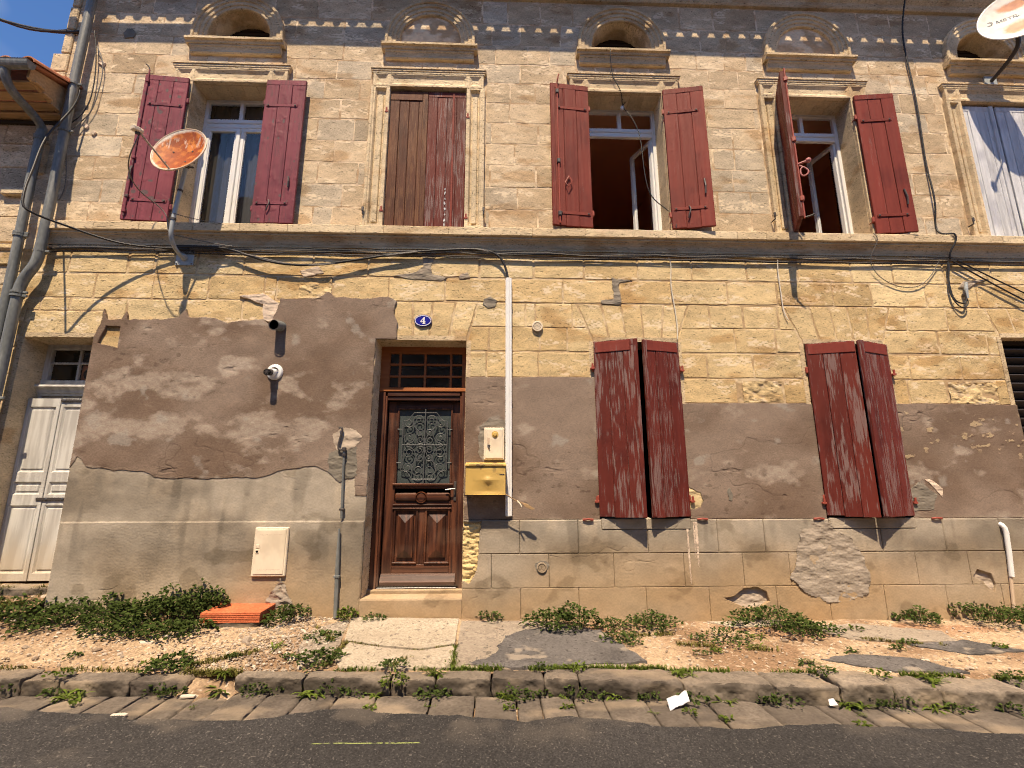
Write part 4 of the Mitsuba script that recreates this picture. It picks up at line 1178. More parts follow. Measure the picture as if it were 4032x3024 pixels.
room(-4.5, -5.0, 1.0, 2.7, "dim_room", 1.4)


def leaf(a, b, y0):
    pans = [(1.450, 2.157), (1.216, 1.343), (.423, 1.100)]
    q = sg.box(a, .345, b, 2.250)
    for z_, zt in pans: q = q.difference(sg.box(a + .034, z_, b - .040, zt))
    wpart("leaf", prism(q, y0, y0 + .035, .003, 0, 0))
    for z_, zt in pans:
        wpart("panel", [tray(a + .034, b - .040, z_, zt, y0 + .004, y0 + .018, .014), box(a + .058, b - .064, y0 + .008, y0 + .03, z_ + .028, zt - .028, .008)])


leaf(-5.157, -4.803, .195)
leaf(-4.797, -4.408, .200)
wpart("iron_bar", box(-4.795, -4.41, .184, .200, 2.215, 2.243, .003), "iron")
wpart("iron_bar", box(-4.86, -4.41, .184, .200, 1.152, 1.182, .003), "iron")
for zz in (2.229, 1.167):
    for xx in (-4.75, -4.58): wpart("bolt_head", lathe([(0, .010), (.009, .008), (.011, 0)], (xx, .184, zz), "y", 10), "steel")
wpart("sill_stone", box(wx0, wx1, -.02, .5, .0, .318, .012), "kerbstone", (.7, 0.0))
# ------------------------------------------------------------------ the neighbouring house at the left
N = thing("neighbour_house", "lower stone house at the left edge with tiled eaves and zinc gutter", "house")
add("wall", box(-9.5, XL - .0, .012, .3, -.3, 5.9), "mortar", N)
NW = N + "__wall"
nzs = [0.2, .62, 1.0, 1.38, 1.75, 2.1, 2.45, 2.8, 3.12, 3.45]
zz = [.0, .38, .75, 1.1, 1.46, 1.8, 2.14, 2.48, 2.82, 3.16, 3.5, 3.72]
for i, (a, b) in enumerate(zip(zz, zz[1:])):
    js = [-9.5, -8.3 - .2 * (i % 2), -7.4 - .3 * (i % 2), -6.6 - .25 * (i % 2), -5.95 - .3 * (i % 2), XL - .02]
    for x0, x1 in zip(js, js[1:]):
        add("block", prism(sg.box(x0 + .005, a + .005, x1 - .005, b - .005), .0 + float(R.normal(0, .003)), .03, .008, .005, .08, 900 + i), "stone", NW, uv=(SHADE(), 0.0))
for i, (a, b) in enumerate(zip([4.02, 4.34, 4.66, 4.98, 5.3], [4.34, 4.66, 4.98, 5.3, 5.56])):
    js = [-9.5, -8.2 - .3 * (i % 2), -7.2 - .3 * (i % 2), -6.45 - .28 * (i % 2), -5.88 - .22 * (i % 2), XL - .02]
    for x0, x1 in zip(js, js[1:]):
        add("block", prism(sg.box(x0 + .005, a + .005, x1 - .005, b - .005), float(R.normal(0, .003)), .03, .008, .005, .08, 950 + i), "stone", NW, uv=(SHADE(), .0))
add("band", mould([(.02, 3.98), (-.05, 3.975), (-.055, 3.93), (-.03, 3.90), (-.025, 3.75), (.02, 3.74)], -9.5, XL - .02, .002, 3, .2), "stone", N, uv=(.8, 1.0))
add("ledge_stone", box(-5.72, -5.46, -.06, .02, 4.60, 4.66, .01), "stone", N, uv=(.4, 2.0))
# eaves: soffit boards, rafters ends hidden, bargeboard, tiles, gutter
NR = add("roof", TM([[-9.5, -.56, 5.86], [-5.12, -.56, 5.86], [-5.24, 1.6, 6.62], [-9.5, 1.6, 6.62], [-9.5, -.56, 5.885], [-5.12, -.56, 5.885], [-5.24, 1.6, 6.65], [-9.5, 1.6, 6.65]],
                    [[0, 2, 1], [0, 3, 2], [4, 5, 6], [4, 6, 7], [0, 1, 5], [0, 5, 4], [1, 2, 6], [1, 6, 5]]), "roof_tile", N, uv=(.5, 0.0))
ys = np.linspace(0.0, -.50, 5)
for i in range(4):
    y1, y0 = ys[i], ys[i + 1]
    z = 5.60 + .12 * abs(y0) / .5
    m = box(-9.5, -5.20 + .02 * i, y0 + .004, y1 - .004, z - .012, z + .012, .004)
    add("soffit_board", m, "soffit_board", N, uv=(SHADE(), 0.0))
add("soffit_batten", box(-9.5, -5.26, -.035, .0, 5.555, 5.60, .006), "dim_room", N)
add("bargeboard", TM([[-5.17, -.55, 5.72], [-5.17, -.55, 5.85], [-5.21, .1, 6.06], [-5.21, .1, 5.60], [-5.20, -.55, 5.72], [-5.20, -.55, 5.85], [-5.24, .1, 6.06], [-5.24, .1, 5.60]],
                     [[0, 1, 2], [0, 2, 3], [4, 6, 5], [4, 7, 6], [0, 4, 5], [0, 5, 1], [0, 3, 7], [0, 7, 4], [1, 5, 6], [1, 6, 2]]), "soffit_board", N, uv=(.9, 0.0))
for i in range(18):
    x = -5.18 - i * .24
    for r_ in range(4):
        y0 = -.60 + r_ * .42; y1 = y0 + .48
        za, zb = 5.90 + (y0 + .56) * .352 + .012, 5.90 + (y1 + .56) * .352
        a = np.linspace(0, np.pi, 9)
        V = [[x + (.082 if y == y0 else .07) * math.cos(t), y, z + (.075 if y == y0 else .062) * math.sin(t) - .02] for y, z in ((y0, za), (y1, zb)) for t in a]
        V += [[x + .068 * math.cos(t), y, z + .061 * math.sin(t) - .02] for y, z in ((y0, za), (y1, zb)) for t in a]
        F = []
        for k in range(8):
            F += [[k, k + 1, k + 9], [k + 1, k + 10, k + 9], [18 + k, 27 + k, 19 + k], [19 + k, 27 + k, 28 + k], [k, 18 + k, k + 1], [k + 1, 18 + k, 19 + k]]
        add("cover_tile", TM(V, F), "roof_tile", NR, uv=(SHADE(), 0.0))
g_ = [(-.575 - .05 + .055 * math.cos(t), 5.835 + .075 * math.sin(t)) for t in np.linspace(0, -np.pi, 11)]
g_ = [(-.565, 5.86)] + g_ + [(-.685, 5.845), (-.677, 5.83)] + [(-.575 - .05 + .048 * math.cos(t), 5.835 + .068 * math.sin(t)) for t in np.linspace(-np.pi, 0, 11)]
V = [[x, y, z] for x in (-9.5, -5.10) for y, z in g_]; m = len(g_)
F = []
for k in range(m):
    j = (k + 1) % m
    F += [[k, j, k + m], [j, j + m, k + m]]
v2, f2 = trimesh.creation.triangulate_polygon(sg.Polygon([(-.565, 5.86), (-.685, 5.845)] + [(-.575 - .05 + .055 * math.cos(t), 5.835 + .075 * math.sin(t)) for t in np.linspace(-np.pi, 0, 11)]).buffer(0), engine="earcut")
F += list(np.asarray(f2) + len(V)); V = V + [[-5.10, a, b] for a, b in v2]
add("gutter", TM(V, F), "zinc", N)

# ------------------------------------------------------------------ drainpipes
def clip(parent, c, d, r):
    add("clip", cat([lathe([(r + .004, -.012), (r + .011, -.012), (r + .011, .012), (r + .004, .012)], (0, 0, 0), "z", 16).apply_translation(c), box(c[0] + r, c[0] + r + .05, c[1] - .012, c[1] + .012, c[2] - .014, c[2] + .014, .004)]), "zinc", parent)


P1 = thing("drainpipe", "tall grey zinc drainpipe with a swan-neck bend at the house corner", "drainpipe")
pp = smooth_path([[-5.125, -.10, 8.05], [-5.12, -.10, 7.0], [-5.115, -.105, 6.0], [-5.09, -.11, 5.0], [-5.075, -.115, 4.2], [-5.075, -.115, 3.92]], 6)
add("upper_pipe", tube(pp, .050, 16), "zinc", P1, smooth=40)
add("swan_neck", tube(smooth_path([[-5.075, -.115, 3.93], [-5.078, -.115, 3.80], [-5.105, -.115, 3.68], [-5.17, -.11, 3.56], [-5.21, -.105, 3.44], [-5.218, -.105, 3.30]], 8), .052, 16), "zinc", P1, smooth=40)
add("lower_pipe", tube([[-5.218, -.105, 3.34], [-5.215, -.105, 2.4], [-5.22, -.105, 1.2], [-5.22, -.105, .1]], .050, 16), "zinc", P1, smooth=40)
for z, x, r in ((3.86, -5.076, .050), (3.37, -5.218, .053), (3.33, -5.218, .053), (5.40, -5.10, .051), (2.2, -5.216, .050), (6.05, -5.116, .051)): clip(P1, (x, -.108, z), 0, r)
P2 = thing("drainpipe", "grey zinc drainpipe running down from the neighbour's gutter at the left edge", "drainpipe")
add("outlet", tube(smooth_path([[-5.385, -.60, 5.80], [-5.385, -.60, 5.74], [-5.385, -.56, 5.66], [-5.375, -.18, 5.50], [-5.37, -.10, 5.44], [-5.37, -.10, 5.34]], 8), .044, 14), "zinc", P2, smooth=40)
add("pipe", tube(smooth_path([[-5.37, -.10, 5.40], [-5.355, -.10, 4.4], [-5.335, -.10, 3.5], [-5.335, -.10, 2.4], [-5.34, -.10, .2]], 6), .047, 16), "zinc", P2, smooth=40)
for z, x in ((5.32, -5.37), (5.29, -5.37), (4.08, -5.349), (4.05, -5.349)): clip(P2, (x, -.10, z), 0, .048)

# ------------------------------------------------------------------ satellite dishes
def dish(name, label, c, az, el, rw, rh, m, uvo):
    k = thing(name, label, "satellite dish")
    n = np.array([math.sin(az) * math.cos(el), -math.cos(az) * math.cos(el), math.sin(el)])
    rx = np.cross([0, 0, 1], n); rx /= np.linalg.norm(rx); up = np.cross(n, rx)
    c = np.array(c)
    rr = np.linspace(0, 1, 12); tt = np.linspace(0, 2 * np.pi, 49)[:-1]
    def surf(off):
        return np.array([[c + r * (rw * math.cos(t) * rx + rh * math.sin(t) * up) - n * (.065 * (1 - r * r) + off) for t in tt] for r in rr]).reshape(-1, 3)
    uv = np.array([[r * math.cos(t), r * math.sin(t)] for r in rr for t in tt])
    F = []
    for i in range(11):
        for j in range(48):
            a, b = i * 48 + j, i * 48 + (j + 1) % 48
            F += [[a, a + 48, b], [b, a + 48, b + 48]]
    scene[k + "__reflector"] = mikit.ply(TM(surf(0), F), m, smooth=True, uv=uv)
    scene[k + "__back"] = mikit.ply(TM(surf(.006), np.array(F)[:, ::-1]), "galvanised", smooth=True)
    rim = np.array([c + rw * math.cos(t) * rx + rh * math.sin(t) * up - n * .004 for t in np.r_[tt, tt[:2]]])
    scene[k + "__rim"] = mikit.ply(tube(rim, .008, 8, False), "ceramic" if m == "rusty_dish" else "enamel_white", smooth=True)
    return k, c, n, rx, up


def place(m, o, rx, up, n):
    v = m.vertices
    return TM(np.array(o) + v[:, :1] * rx + v[:, 1:2] * up + v[:, 2:3] * n, m.faces)


k, c, n, rx, up = dish("satellite_dish", "rust-covered satellite dish on a galvanised mast in front of the plum shutters", (-3.50, -.46, 4.93), -.076, .25, .297, .328, "rusty_dish", 0)
lnb = np.array([-3.665, -.84, 4.855])
foot = c - up * .315 - n * .01
add("feed_arm", tube([foot, foot + (lnb - foot) * .93], .0105, 8), "ceramic", k)
d_ = (lnb - foot) / np.linalg.norm(lnb - foot)
fo = c + up * .0 - lnb; fo /= np.linalg.norm(fo)
e1 = np.cross(fo, [0, 0, 1]); e1 /= np.linalg.norm(e1); e2 = np.cross(e1, fo)
add("feed_head", cat([place(box(-.032, .032, -.024, .024, -.055, .02, .008), lnb, e1, e2, fo), place(lathe([(.0, .045), (.027, .045), (.03, .02), (.02, .015), (.018, .0)], (0, 0, 0), "z", 14), lnb, e1, e2, fo)]), "cream_plastic", k)
add("feed_clamp", place(box(-.014, .014, -.05, -.02, -.02, .02, .004), lnb, e1, e2, fo), "iron", k)
for u, w in ((-.10, .02), (.12, .02), (-.12, -.16), (.10, -.16)):
    r2 = (u / .297) ** 2 + (w / .328) ** 2
    add("bolt", place(lathe([(0, .006), (.009, .005), (.010, 0)], (0, 0, 0), "z", 8), c + u * rx + w * up - n * (.063 * (1 - r2)), rx, up, n), "iron", k)
mast = [[-3.562, -.012, 3.858], [-3.562, -.12, 3.862], [-3.562, -.21, 3.90], [-3.56, -.275, 3.97], [-3.555, -.298, 4.07], [-3.55, -.30, 4.2], [-3.525, -.302, 4.5], [-3.497, -.305, 4.86]]
add("mast", tube(smooth_path(mast, 8), .0225, 14), "galvanised", k, smooth=40)
for z, x in ((4.17, -3.552), (4.52, -3.524)): add("mast_band", lathe([(.022, -.012), (.029, -.012), (.029, .012), (.022, .012)], (x, -.301, z), "z", 14), "iron", k)
add("base_plate", box(-3.66, -3.46, -.012, .004, 3.765, 3.942, .003), "galvanised", k)
add("socket", lathe([(.042, .0), (.036, .03), (.030, .06), (.024, .065)], (-3.562, -.012, 3.858), "y", 16), "galvanised", k)
for u in (-3.642, -3.478):
    for w in (3.785, 3.922): add("bolt", lathe([(0, .014), (.009, .012), (.010, 0)], (u, -.012, w), "y", 8), "steel", k)
add("bracket", cat([box(-3.535, -3.465, -.39, -.29, 4.80, 4.88, .006), box(-3.53, -3.47, -.40, -.36, 4.82, 4.90, .006), box(-3.49, -3.40, -.33, -.315, 4.795, 4.81, .003), box(-3.49, -3.40, -.33, -.315, 4.855, 4.87, .003)]), "iron", k)
k, c, n, rx, up = dish("satellite_dish", "white satellite dish with rust blotches above the pale grey shutters", (6.42, -.60, 6.99), -.69, .24, .375, .405, "white_dish", 10)
tm = meshkit.text_mesh("METR", .052, .002, True)
v = tm.vertices
tmv = np.c_[v[:, 0] - .20, v[:, 1] + .015, v[:, 2]]
rr2 = (tmv[:, 0] / .375) ** 2 + (tmv[:, 1] / .405) ** 2
P = c + tmv[:, :1] * rx + tmv[:, 1:2] * up + (tmv[:, 2] - .066 * (1 - rr2) + .001)[:, None] * n
add("lettering", TM(P, tm.faces), "lettering", k)
em = lathe([(.026, .0), (.026, .003), (.034, .003), (.034, .0)], (0, 0, 0), "z", 20)
add("emblem", place(em, c - .262 * rx + .04 * up - n * .030, rx, up, n), "lettering", k)
add("mast", tube(smooth_path([[6.58, -.01, 6.565], [6.585, -.12, 6.60], [6.60, -.28, 6.68], [6.61, -.36, 6.76], [6.60, -.39, 6.88], [6.59, -.40, 7.05]], 8), .024, 12), "iron", k, smooth=40)
add("base_plate", box(6.49, 6.66, -.012, .01, 6.49, 6.64, .003), "galvanised", k)
add("bracket", cat([tube([[6.59, -.40, 6.98], c - n * .07], .03, 8)]), "iron", k)
foot = c - up * .39
add("feed_arm", tube([foot, foot + n * .40 + up * .10], .011, 8), "galvanised", k)
add("feed_head", trimesh.creation.icosphere(2, .04).apply_translation(foot + n * .42 + up * .11), "cream_plastic", k)

# ------------------------------------------------------------------ things fixed on the wall
k = thing("house_number_plate", "oval blue enamel plate with white 4 above the front door", "house number")
el = sg.Point(0, 0).buffer(1, 32)
from shapely import affinity
E_ = lambda a, b: affinity.translate(affinity.scale(el, a, b), -.822, 3.127)
add("plate", prism(E_(.098, .071), -.016, .0, .004, 0, 0), "enamel_blue", k)
add("border", prism(E_(.090, .063).difference(E_(.083, .056)), -.0185, -.014, 0, 0, 0), "enamel_white", k)
# a bold slab-serif 4
q4 = sg.Polygon([(.008, .042), (.020, .042), (.020, -.010), (.030, -.010), (.030, -.020), (.020, -.020), (.020, -.034), (.028, -.034), (.028, -.042), (-.006, -.042), (-.006, -.034), (.003, -.034), (.003, -.020), (-.030, -.020), (-.030, -.012)],
                [[(.003, .022), (.003, -.010), (-.017, -.010)]])
q4 = affinity.translate(affinity.scale(q4, 1.0, .98, origin=(0, 0)), -.822, 3.127)
add("numeral", prism(q4, -.019, -.014, 0, 0, 0), "enamel_white", k)
for s in (-1, 1): add("screw", lathe([(0, .004), (.006, .003), (.007, 0)], (-.822 + s * .092, -.016, 3.127), "y", 8), "iron", k)


def round_grille(label, x, z, y, r, m):
    k = thing("vent_grille", label, "vent")
    add("collar", lathe([(r, 0), (r, .010), (r * .93, .014), (r * .74, .014), (r * .70, .006)], (x, y, z), "y", 28), m, k)
    add("dark_bore", lathe([(0, .001), (r * .75, .001)], (x, y, z), "y", 20), "black_hole", k)
    for f in (.56, .40, .24): add("ring", lathe([(r * f + .0035, .004), (r * f + .0035, .009), (r * f - .0035, .009), (r * f - .0035, .004)], (x, y, z), "y", 24), m, k)
    add("ring_hub", lathe([(0, .010), (r * .10, .009), (r * .12, .0)], (x, y, z), "y", 12), m, k)


round_grille("small round cream vent between the number plate and the shutters", .475, 3.073, -.012, .062, "cream_plastic")
k_ = len(labels)
round_grille("small round dark vent set in the plinth right of the door", .486, .478, PY - .004, .052, "cement")
add("mortar_ring", prism(ragged([(.486 + (.072 + .012 * math.sin(a * 3)) * math.cos(a), .478 + .072 * math.sin(a)) for a in np.linspace(0, 6.28, 14)[:-1]], .02, .012, 30, 77).difference(sg.Point(.486, .478).buffer(.048)), PY - .003, PY + .01, .002, 0, 0), "patch", "vent_grille_001", uv=(.0, 0.0))

k = thing("flue_pipe", "dark open flue pipe sticking out of the brown render", "pipe")
a0, a1 = np.array([-2.385, .02, 3.05]), np.array([-2.405, -.165, 3.008])
add("pipe", cat([tube([a0, a1], .056, 20, False)]), "zinc", k, smooth=40)
add("bore", cat([tube([a0 + [0, -.02, .0], a1 + (a1 - a0) * -.002], .052, 20, False), tube([a0 + (a1 - a0) * .5, a0 + (a1 - a0) * .52], .052, 20)]), "black_hole", k)
add("lip", lathe([(.058, -.004), (.058, .004), (.051, .004), (.051, -.004)], tuple(a1 + [0, .002, 0]), "y", 20), "iron", k)
k = thing("boiler_terminal", "white collared boiler flue with black tip below the open pipe", "pipe")
a0, a1 = np.array([-2.405, .0, 2.515]), np.array([-2.42, -.175, 2.48])
add("collar", lathe([(.088, 0), (.088, .012), (.080, .026), (.050, .034)], (-2.405, -.02, 2.515), "y", 28), "white_pvc", k)
add("tube", tube([a0, a0 + (a1 - a0) * .62], .042, 18), "white_pvc", k, smooth=40)
add("tip", tube([a0 + (a1 - a0) * .60, a1], .034, 18), "iron", k, smooth=40)
add("tip_ring", lathe([(.036, -.012), (.036, .006), (.026, .006), (.026, .0)], tuple(a1), "y", 18), "black_hole", k)
for i in range(3):
    a = i * 1.05; add("tip_fin", box(-.034, .034, -.005, .005, -.003, .003).apply_transform(trimesh.transformations.rotation_matrix(a, [0, 1, 0])).apply_translation(a1 + [0, -.006, 0]), "iron", k)

k = thing("meter_box", "small cream meter box beside the white conduit above the letterbox", "meter box")
add("body", box(-.118, .098, -.062, -.015, 1.568, 1.908, .006), "cream_plastic", k)
add("door", box(-.104, .085, -.070, -.060, 1.582, 1.894, .006), "cream_plastic", k)
add("knob", lathe([(0, .020), (.016, .020), (.022, .012), (.024, .004), (.036, .004), (.036, 0)], (.0, -.070, 1.835), "y", 22), "yellow_paint", k)
add("slot", box(-.083, -.055, -.0715, -.068, 1.73, 1.80, .002), "ceramic", k)
add("lock", cat([box(-.080, -.050, -.073, -.068, 1.695, 1.725, .003), tube([[-.07, -.075, 1.70], [-.065, -.08, 1.69], [-.055, -.078, 1.68]], .006, 6)]), "iron", k)
k = thing("meter_box", "large cream gas meter cabinet recessed in the plinth left of the door", "meter box")
add("body", box(-2.42, -2.085, PY - .030, PY + .01, .415, .886, .008), "cream_plastic", k)
add("door", box(-2.398, -2.105, PY - .037, PY - .028, .437, .864, .008), "cream_plastic", k)
add("groove", cat([box(-2.365, -2.135, PY - .0375, PY - .035, .812, .816), box(-2.365, -2.135, PY - .0375, PY - .035, .478, .482)]), "ceramic", k)
add("lock", cat([box(-2.392, -2.355, PY - .042, PY - .034, .635, .675, .003), box(-2.392, -2.355, PY - .042, PY - .034, .685, .725, .003)]), "cream_plastic", k)
add("keyhole", lathe([(0, .001), (.011, .001)], (-2.374, PY - .043, .655), "y", 12), "black_hole", k)

k = thing("letterbox", "dented yellow letterbox with peeling flap under the small meter box", "letterbox")
lx0, lx1, lz0, lz1, ld = -.297, .108, 1.205, 1.505, .225
V = []
nu, nv = 25, 19
for j in range(nv):
    for i in range(nu):
        u, w = i / (nu - 1), j / (nv - 1)
        x, z = lx0 + u * (lx1 - lx0), lz0 + w * (lz1 - lz0)
        # crease: a fold pushed in from the lower half towards a ridge point
        dx, dz = (u - .56), (w - .48)
        tri = max(0.0, 1 - abs(u - .58) / .46 * (1.0 if w < .45 else 2.5)) * max(0.0, 1 - abs(w - .12) / .40)
        y = -ld + .030 * tri - .016 * math.exp(-((dx / .10) ** 2 + (dz / .10) ** 2)) + .006 * math.sin(u * 7) * w * (1 - w) * 2
        if w > .985: y += .004
        V.append([x, y, z])
V = np.array(V)
F = []
for j in range(nv - 1):
    for i in range(nu - 1):
        a = j * nu + i; F += [[a, a + 1, a + nu], [a + 1, a + nu + 1, a + nu]]
add("front", TM(V, F), "yellow_paint", k)
add("body", TM([[lx0, -ld, lz0], [lx1, -ld, lz0], [lx1, -ld, lz1], [lx0, -ld, lz1], [lx0, -.02, lz0], [lx1, -.02, lz0], [lx1, -.02, lz1 + .03], [lx0, -.02, lz1 + .03]],
               [[0, 4, 5], [0, 5, 1], [1, 5, 6], [1, 6, 2], [3, 7, 4], [3, 4, 0], [4, 7, 6], [4, 6, 5]]), "yellow_paint", k)
add("lid", cat([TM([[lx0 - .008, -ld - .012, lz1 + .002], [lx1 + .008, -ld - .012, lz1 + .002], [lx1 + .008, -.02, lz1 + .036], [lx0 - .008, -.02, lz1 + .036], [lx0 - .008, -ld - .012, lz1 - .012], [lx1 + .008, -ld - .012, lz1 - .012]], [[0, 1, 2], [0, 2, 3], [4, 5, 1], [4, 1, 0]]), tube([[lx0 + .03, -ld - .012, lz1 + .004], [lx1 - .02, -ld - .012, lz1 + .004]], .006, 6)]), "yellow_paint", k)
add("slot", box(lx1 - .06, lx1 - .01, -ld - .003, -ld + .01, 1.405, 1.413), "iron", k)
add("torn_strap", tube(smooth_path([[lx1 - .005, -ld + .01, lz0 + .01], [lx1 + .06, -ld + .01, lz0 - .03], [lx1 + .15, -ld + .02, lz0 - .075], [lx1 + .23, -ld + .03, lz0 - .10], [lx1 + .26, -ld + .03, lz0 - .13]]), .006, 5), "soffit_board", k, uv=(.2, 0.0))
add("torn_strap", tube(smooth_path([[lx1 + .12, -ld + .02, lz0 - .06], [lx1 + .15, -ld, lz0 - .09], [lx1 + .165, -ld, lz0 - .12]]), .007, 5), "cream_plastic", k)
add("torn_strap", prism(sg.Polygon([(lx1 + .16, lz0 - .075), (lx1 + .24, lz0 - .10), (lx1 + .30, lz0 - .14), (lx1 + .27, lz0 - .15), (lx1 + .20, lz0 - .12)]), -ld + .015, -ld + .03, .002, 0, 0), "soffit_board", k, uv=(.3, 0.0))

k = thing("cable_conduit", "white plastic conduit running down the wall right of the front door", "conduit")
add("trunking", box(.112, .182, -.062, -.020, .985, 3.64, .006), "white_pvc", k)
add("cover", box(.120, .160, -.069, -.060, .985, 3.64, .005), "white_pvc", k)
for z in (1.3, 1.75, 2.2, 2.65, 3.05, 3.35): add("clip", box(.176, .188, -.055, -.035, z - .008, z + .008, .002), "iron", k)
k = thing("gas_pipe", "thin grey gas riser with a bent valve left of the front door", "pipe")
add("riser", tube([[-1.592, -.045, 1.69], [-1.585, -.045, 1.4], [-1.572, -.045, .97]], .0125, 10), "zinc", k, smooth=40)
add("sleeve", tube([[-1.577, PY - .035, .872], [-1.57, PY - .035, .5], [-1.556, PY - .035, .03]], [.010, .021, .020], 12), "zinc", k, smooth=40)
add("valve", cat([box(-1.612, -1.572, -.07, -.03, 1.655, 1.70, .008), lathe([(.02, -.012), (.024, -.012), (.024, .012), (.02, .012)], (-1.59, -.045, 1.62), "z", 12)]), "iron", k)
add("feed_bend", tube(smooth_path([[-1.60, -.05, 1.68], [-1.648, -.05, 1.68], [-1.655, -.05, 1.72], [-1.66, -.05, 1.90]]), .011, 8), "iron", k)
for z in (1.06,): add("clip", box(-1.60, -1.55, -.06, -.01, z - .012, z + .012, .004), "iron", k)
add("clip", box(-1.595, -1.54, PY - .06, PY, .40, .424, .004), "zinc", k)
k = thing("cable_conduit", "short white tube bent out of the plinth at the right edge", "conduit")
add("sleeve", tube([[5.425, PY + .01, .89], [5.432, PY - .012, .875], [5.440, PY - .026, .85], [5.443, PY - .030, .80], [5.43, PY - .030, .60], [5.405, PY - .030, .36]], .024, 10), "white_pvc", k, smooth=40)
add("lower_tube", tube([[5.405, PY - .022, .40], [5.375, PY - .022, .12], [5.355, PY - .022, -.06]], .015, 8), "ceramic", k, smooth=40)
k = thing("lamp_socket", "white plastic cable box hanging in the open third window", "cable box")
bx_ = np.array([1.63, .10, 6.10])
add("body", trimesh.creation.icosphere(2, .028).apply_transform(np.diag([1, .8, 1.2, 1])).apply_translation(bx_ + [0, 0, 0]), "enamel_white", k)
add("hook", tube(smooth_path([bx_ + [.0, 0, .02], bx_ + [.02, 0, .06], bx_ + [.05, .02, .10]]), .007, 6), "iron", k)

# ------------------------------------------------------------------ cables
def cable(label, pts, r=.009, m="black_cable", group=None, n=8, name="cable", clips=()):
    k = key_for(name)
    scene[k] = mikit.ply(tube(smooth_path(pts, n), r, 7), m, smooth=True)
    labels[k] = {"label": label, "category": "cable"}
    if group: labels[k]["group"] = group
    return k


def strung(z, y, seed, x0=-5.05, x1=8.1, sag=.012, step=.62):
    rr = np.random.default_rng(seed); pts = []
    x = x0; i = 0
    while x < x1:
        pts.append([x, y + rr.normal(0, .003), z + (0 if i % 2 else -sag) + rr.normal(0, .006)])
        x += step * rr.uniform(.75, 1.2); i += 1
    pts.append([x1, y, z]); return pts


L_ = "thin dark cable strung along the wall just under the string course"
for i, (z, y, r, m) in enumerate(((3.985, -.052, .008, "black_cable"), (3.962, -.045, .007, "grey_cable"), (3.945, -.040, .009, "black_cable"), (3.925, -.034, .006, "grey_cable"), (3.905, -.026, .008, "black_cable"))):
    cable(L_, strung(z, y, 60 + i, sag=.010 + .006 * (i % 2)), r * .75, m, "cables strung under the string course")
cable("thick black cable bundle sagging in a swag between the rusty dish and the conduit", [[-3.75, -.06, 3.96], [-3.4, -.065, 3.968], [-3.03, -.07, 3.935], [-2.71, -.075, 3.83], [-2.39, -.075, 3.765], [-2.08, -.075, 3.76], [-1.66, -.07, 3.82], [-1.19, -.06, 3.91], [-.77, -.055, 3.965], [-.39, -.055, 3.99], [-.10, -.055, 3.975], [.03, -.055, 3.91], [.10, -.05, 3.80], [.142, -.045, 3.63]], .014)
cable("second strand wrapped along the sagging black cable bundle", [[-3.7, -.05, 3.945], [-3.05, -.055, 3.925], [-2.7, -.085, 3.84], [-2.35, -.06, 3.775], [-2.05, -.085, 3.752], [-1.6, -.055, 3.83], [-1.1, -.07, 3.915], [-.6, -.045, 3.985], [-.2, -.065, 3.985], [.0, -.045, 3.93]], .008, "grey_cable")
cable("heavy black cable leaping from the drainpipes to the string course", [[-5.0, -.13, 5.95], [-5.03, -.17, 5.62], [-5.08, -.30, 5.2], [-4.98, -.48, 4.62], [-4.86, -.62, 4.17], [-4.84, -.615, 4.10], [-4.78, -.56, 4.06], [-4.58, -.40, 4.015], [-4.2, -.20, 3.94], [-3.80, -.09, 3.935], [-3.5, -.05, 3.94]], .012)
cable("black cable hanging beside the tall drainpipe at the upper left", [[-5.06, -.05, 6.9], [-4.98, -.04, 6.5], [-4.95, -.03, 6.1], [-4.98, -.03, 5.8], [-5.08, -.04, 5.6], [-5.2, -.05, 5.5]], .007)
cable("thin brown cable looping right of the drainpipe at the upper left", [[-5.02, -.04, 6.7], [-4.90, -.03, 6.45], [-4.88, -.03, 6.0], [-4.94, -.03, 5.7], [-5.06, -.04, 5.5], [-5.07, -.03, 5.0], [-5.08, -.02, 4.55]], .006, "grey_cable")
cable("twisted black service cable crossing the sky at the upper left", [[-9.5, -.6, 8.9], [-7.4, -.3, 7.55], [-6.3, -.1, 7.02], [-5.42, -.02, 6.90], [-5.2, -.02, 6.92]], .020)
cable("second strand of the service cable crossing the sky", [[-9.5, -.6, 8.93], [-7.4, -.3, 7.60], [-6.6, -.12, 7.20], [-6.0, -.06, 6.93], [-5.42, -.02, 6.93]], .014)
cable("thick dark cable descending the wall right of the fourth window", [[5.56, -.11, 7.95], [5.50, -.12, 7.7], [5.485, -.05, 7.45], [5.465, -.02, 7.0], [5.475, -.02, 6.4], [5.46, -.02, 5.8], [5.44, -.02, 5.15], [5.43, -.02, 4.6], [5.42, -.03, 4.32], [5.44, -.10, 4.265], [5.49, -.135, 4.25], [5.50, -.135, 4.18], [5.46, -.11, 4.08], [5.455, -.06, 3.95]], .0105)
cable("grey lead from the rusty dish's feed head dangling past the plum shutter", [[-3.66, -.82, 4.80], [-3.74, -.78, 4.62], [-3.90, -.55, 4.55], [-3.93, -.30, 4.48], [-3.80, -.16, 4.38], [-3.72, -.14, 4.22], [-3.70, -.14, 4.12], [-3.55, -.14, 4.05], [-3.2, -.12, 3.985], [-3.0, -.09, 3.965]], .006, "grey_cable")
cable("thin wire tied from the dish mast across the white window", [[-3.545, -.325, 4.23], [-3.48, -.30, 4.22], [-3.3, -.20, 4.22], [-3.05, -.05, 4.25], [-2.95, .1, 4.29]], .004, "grey_cable")
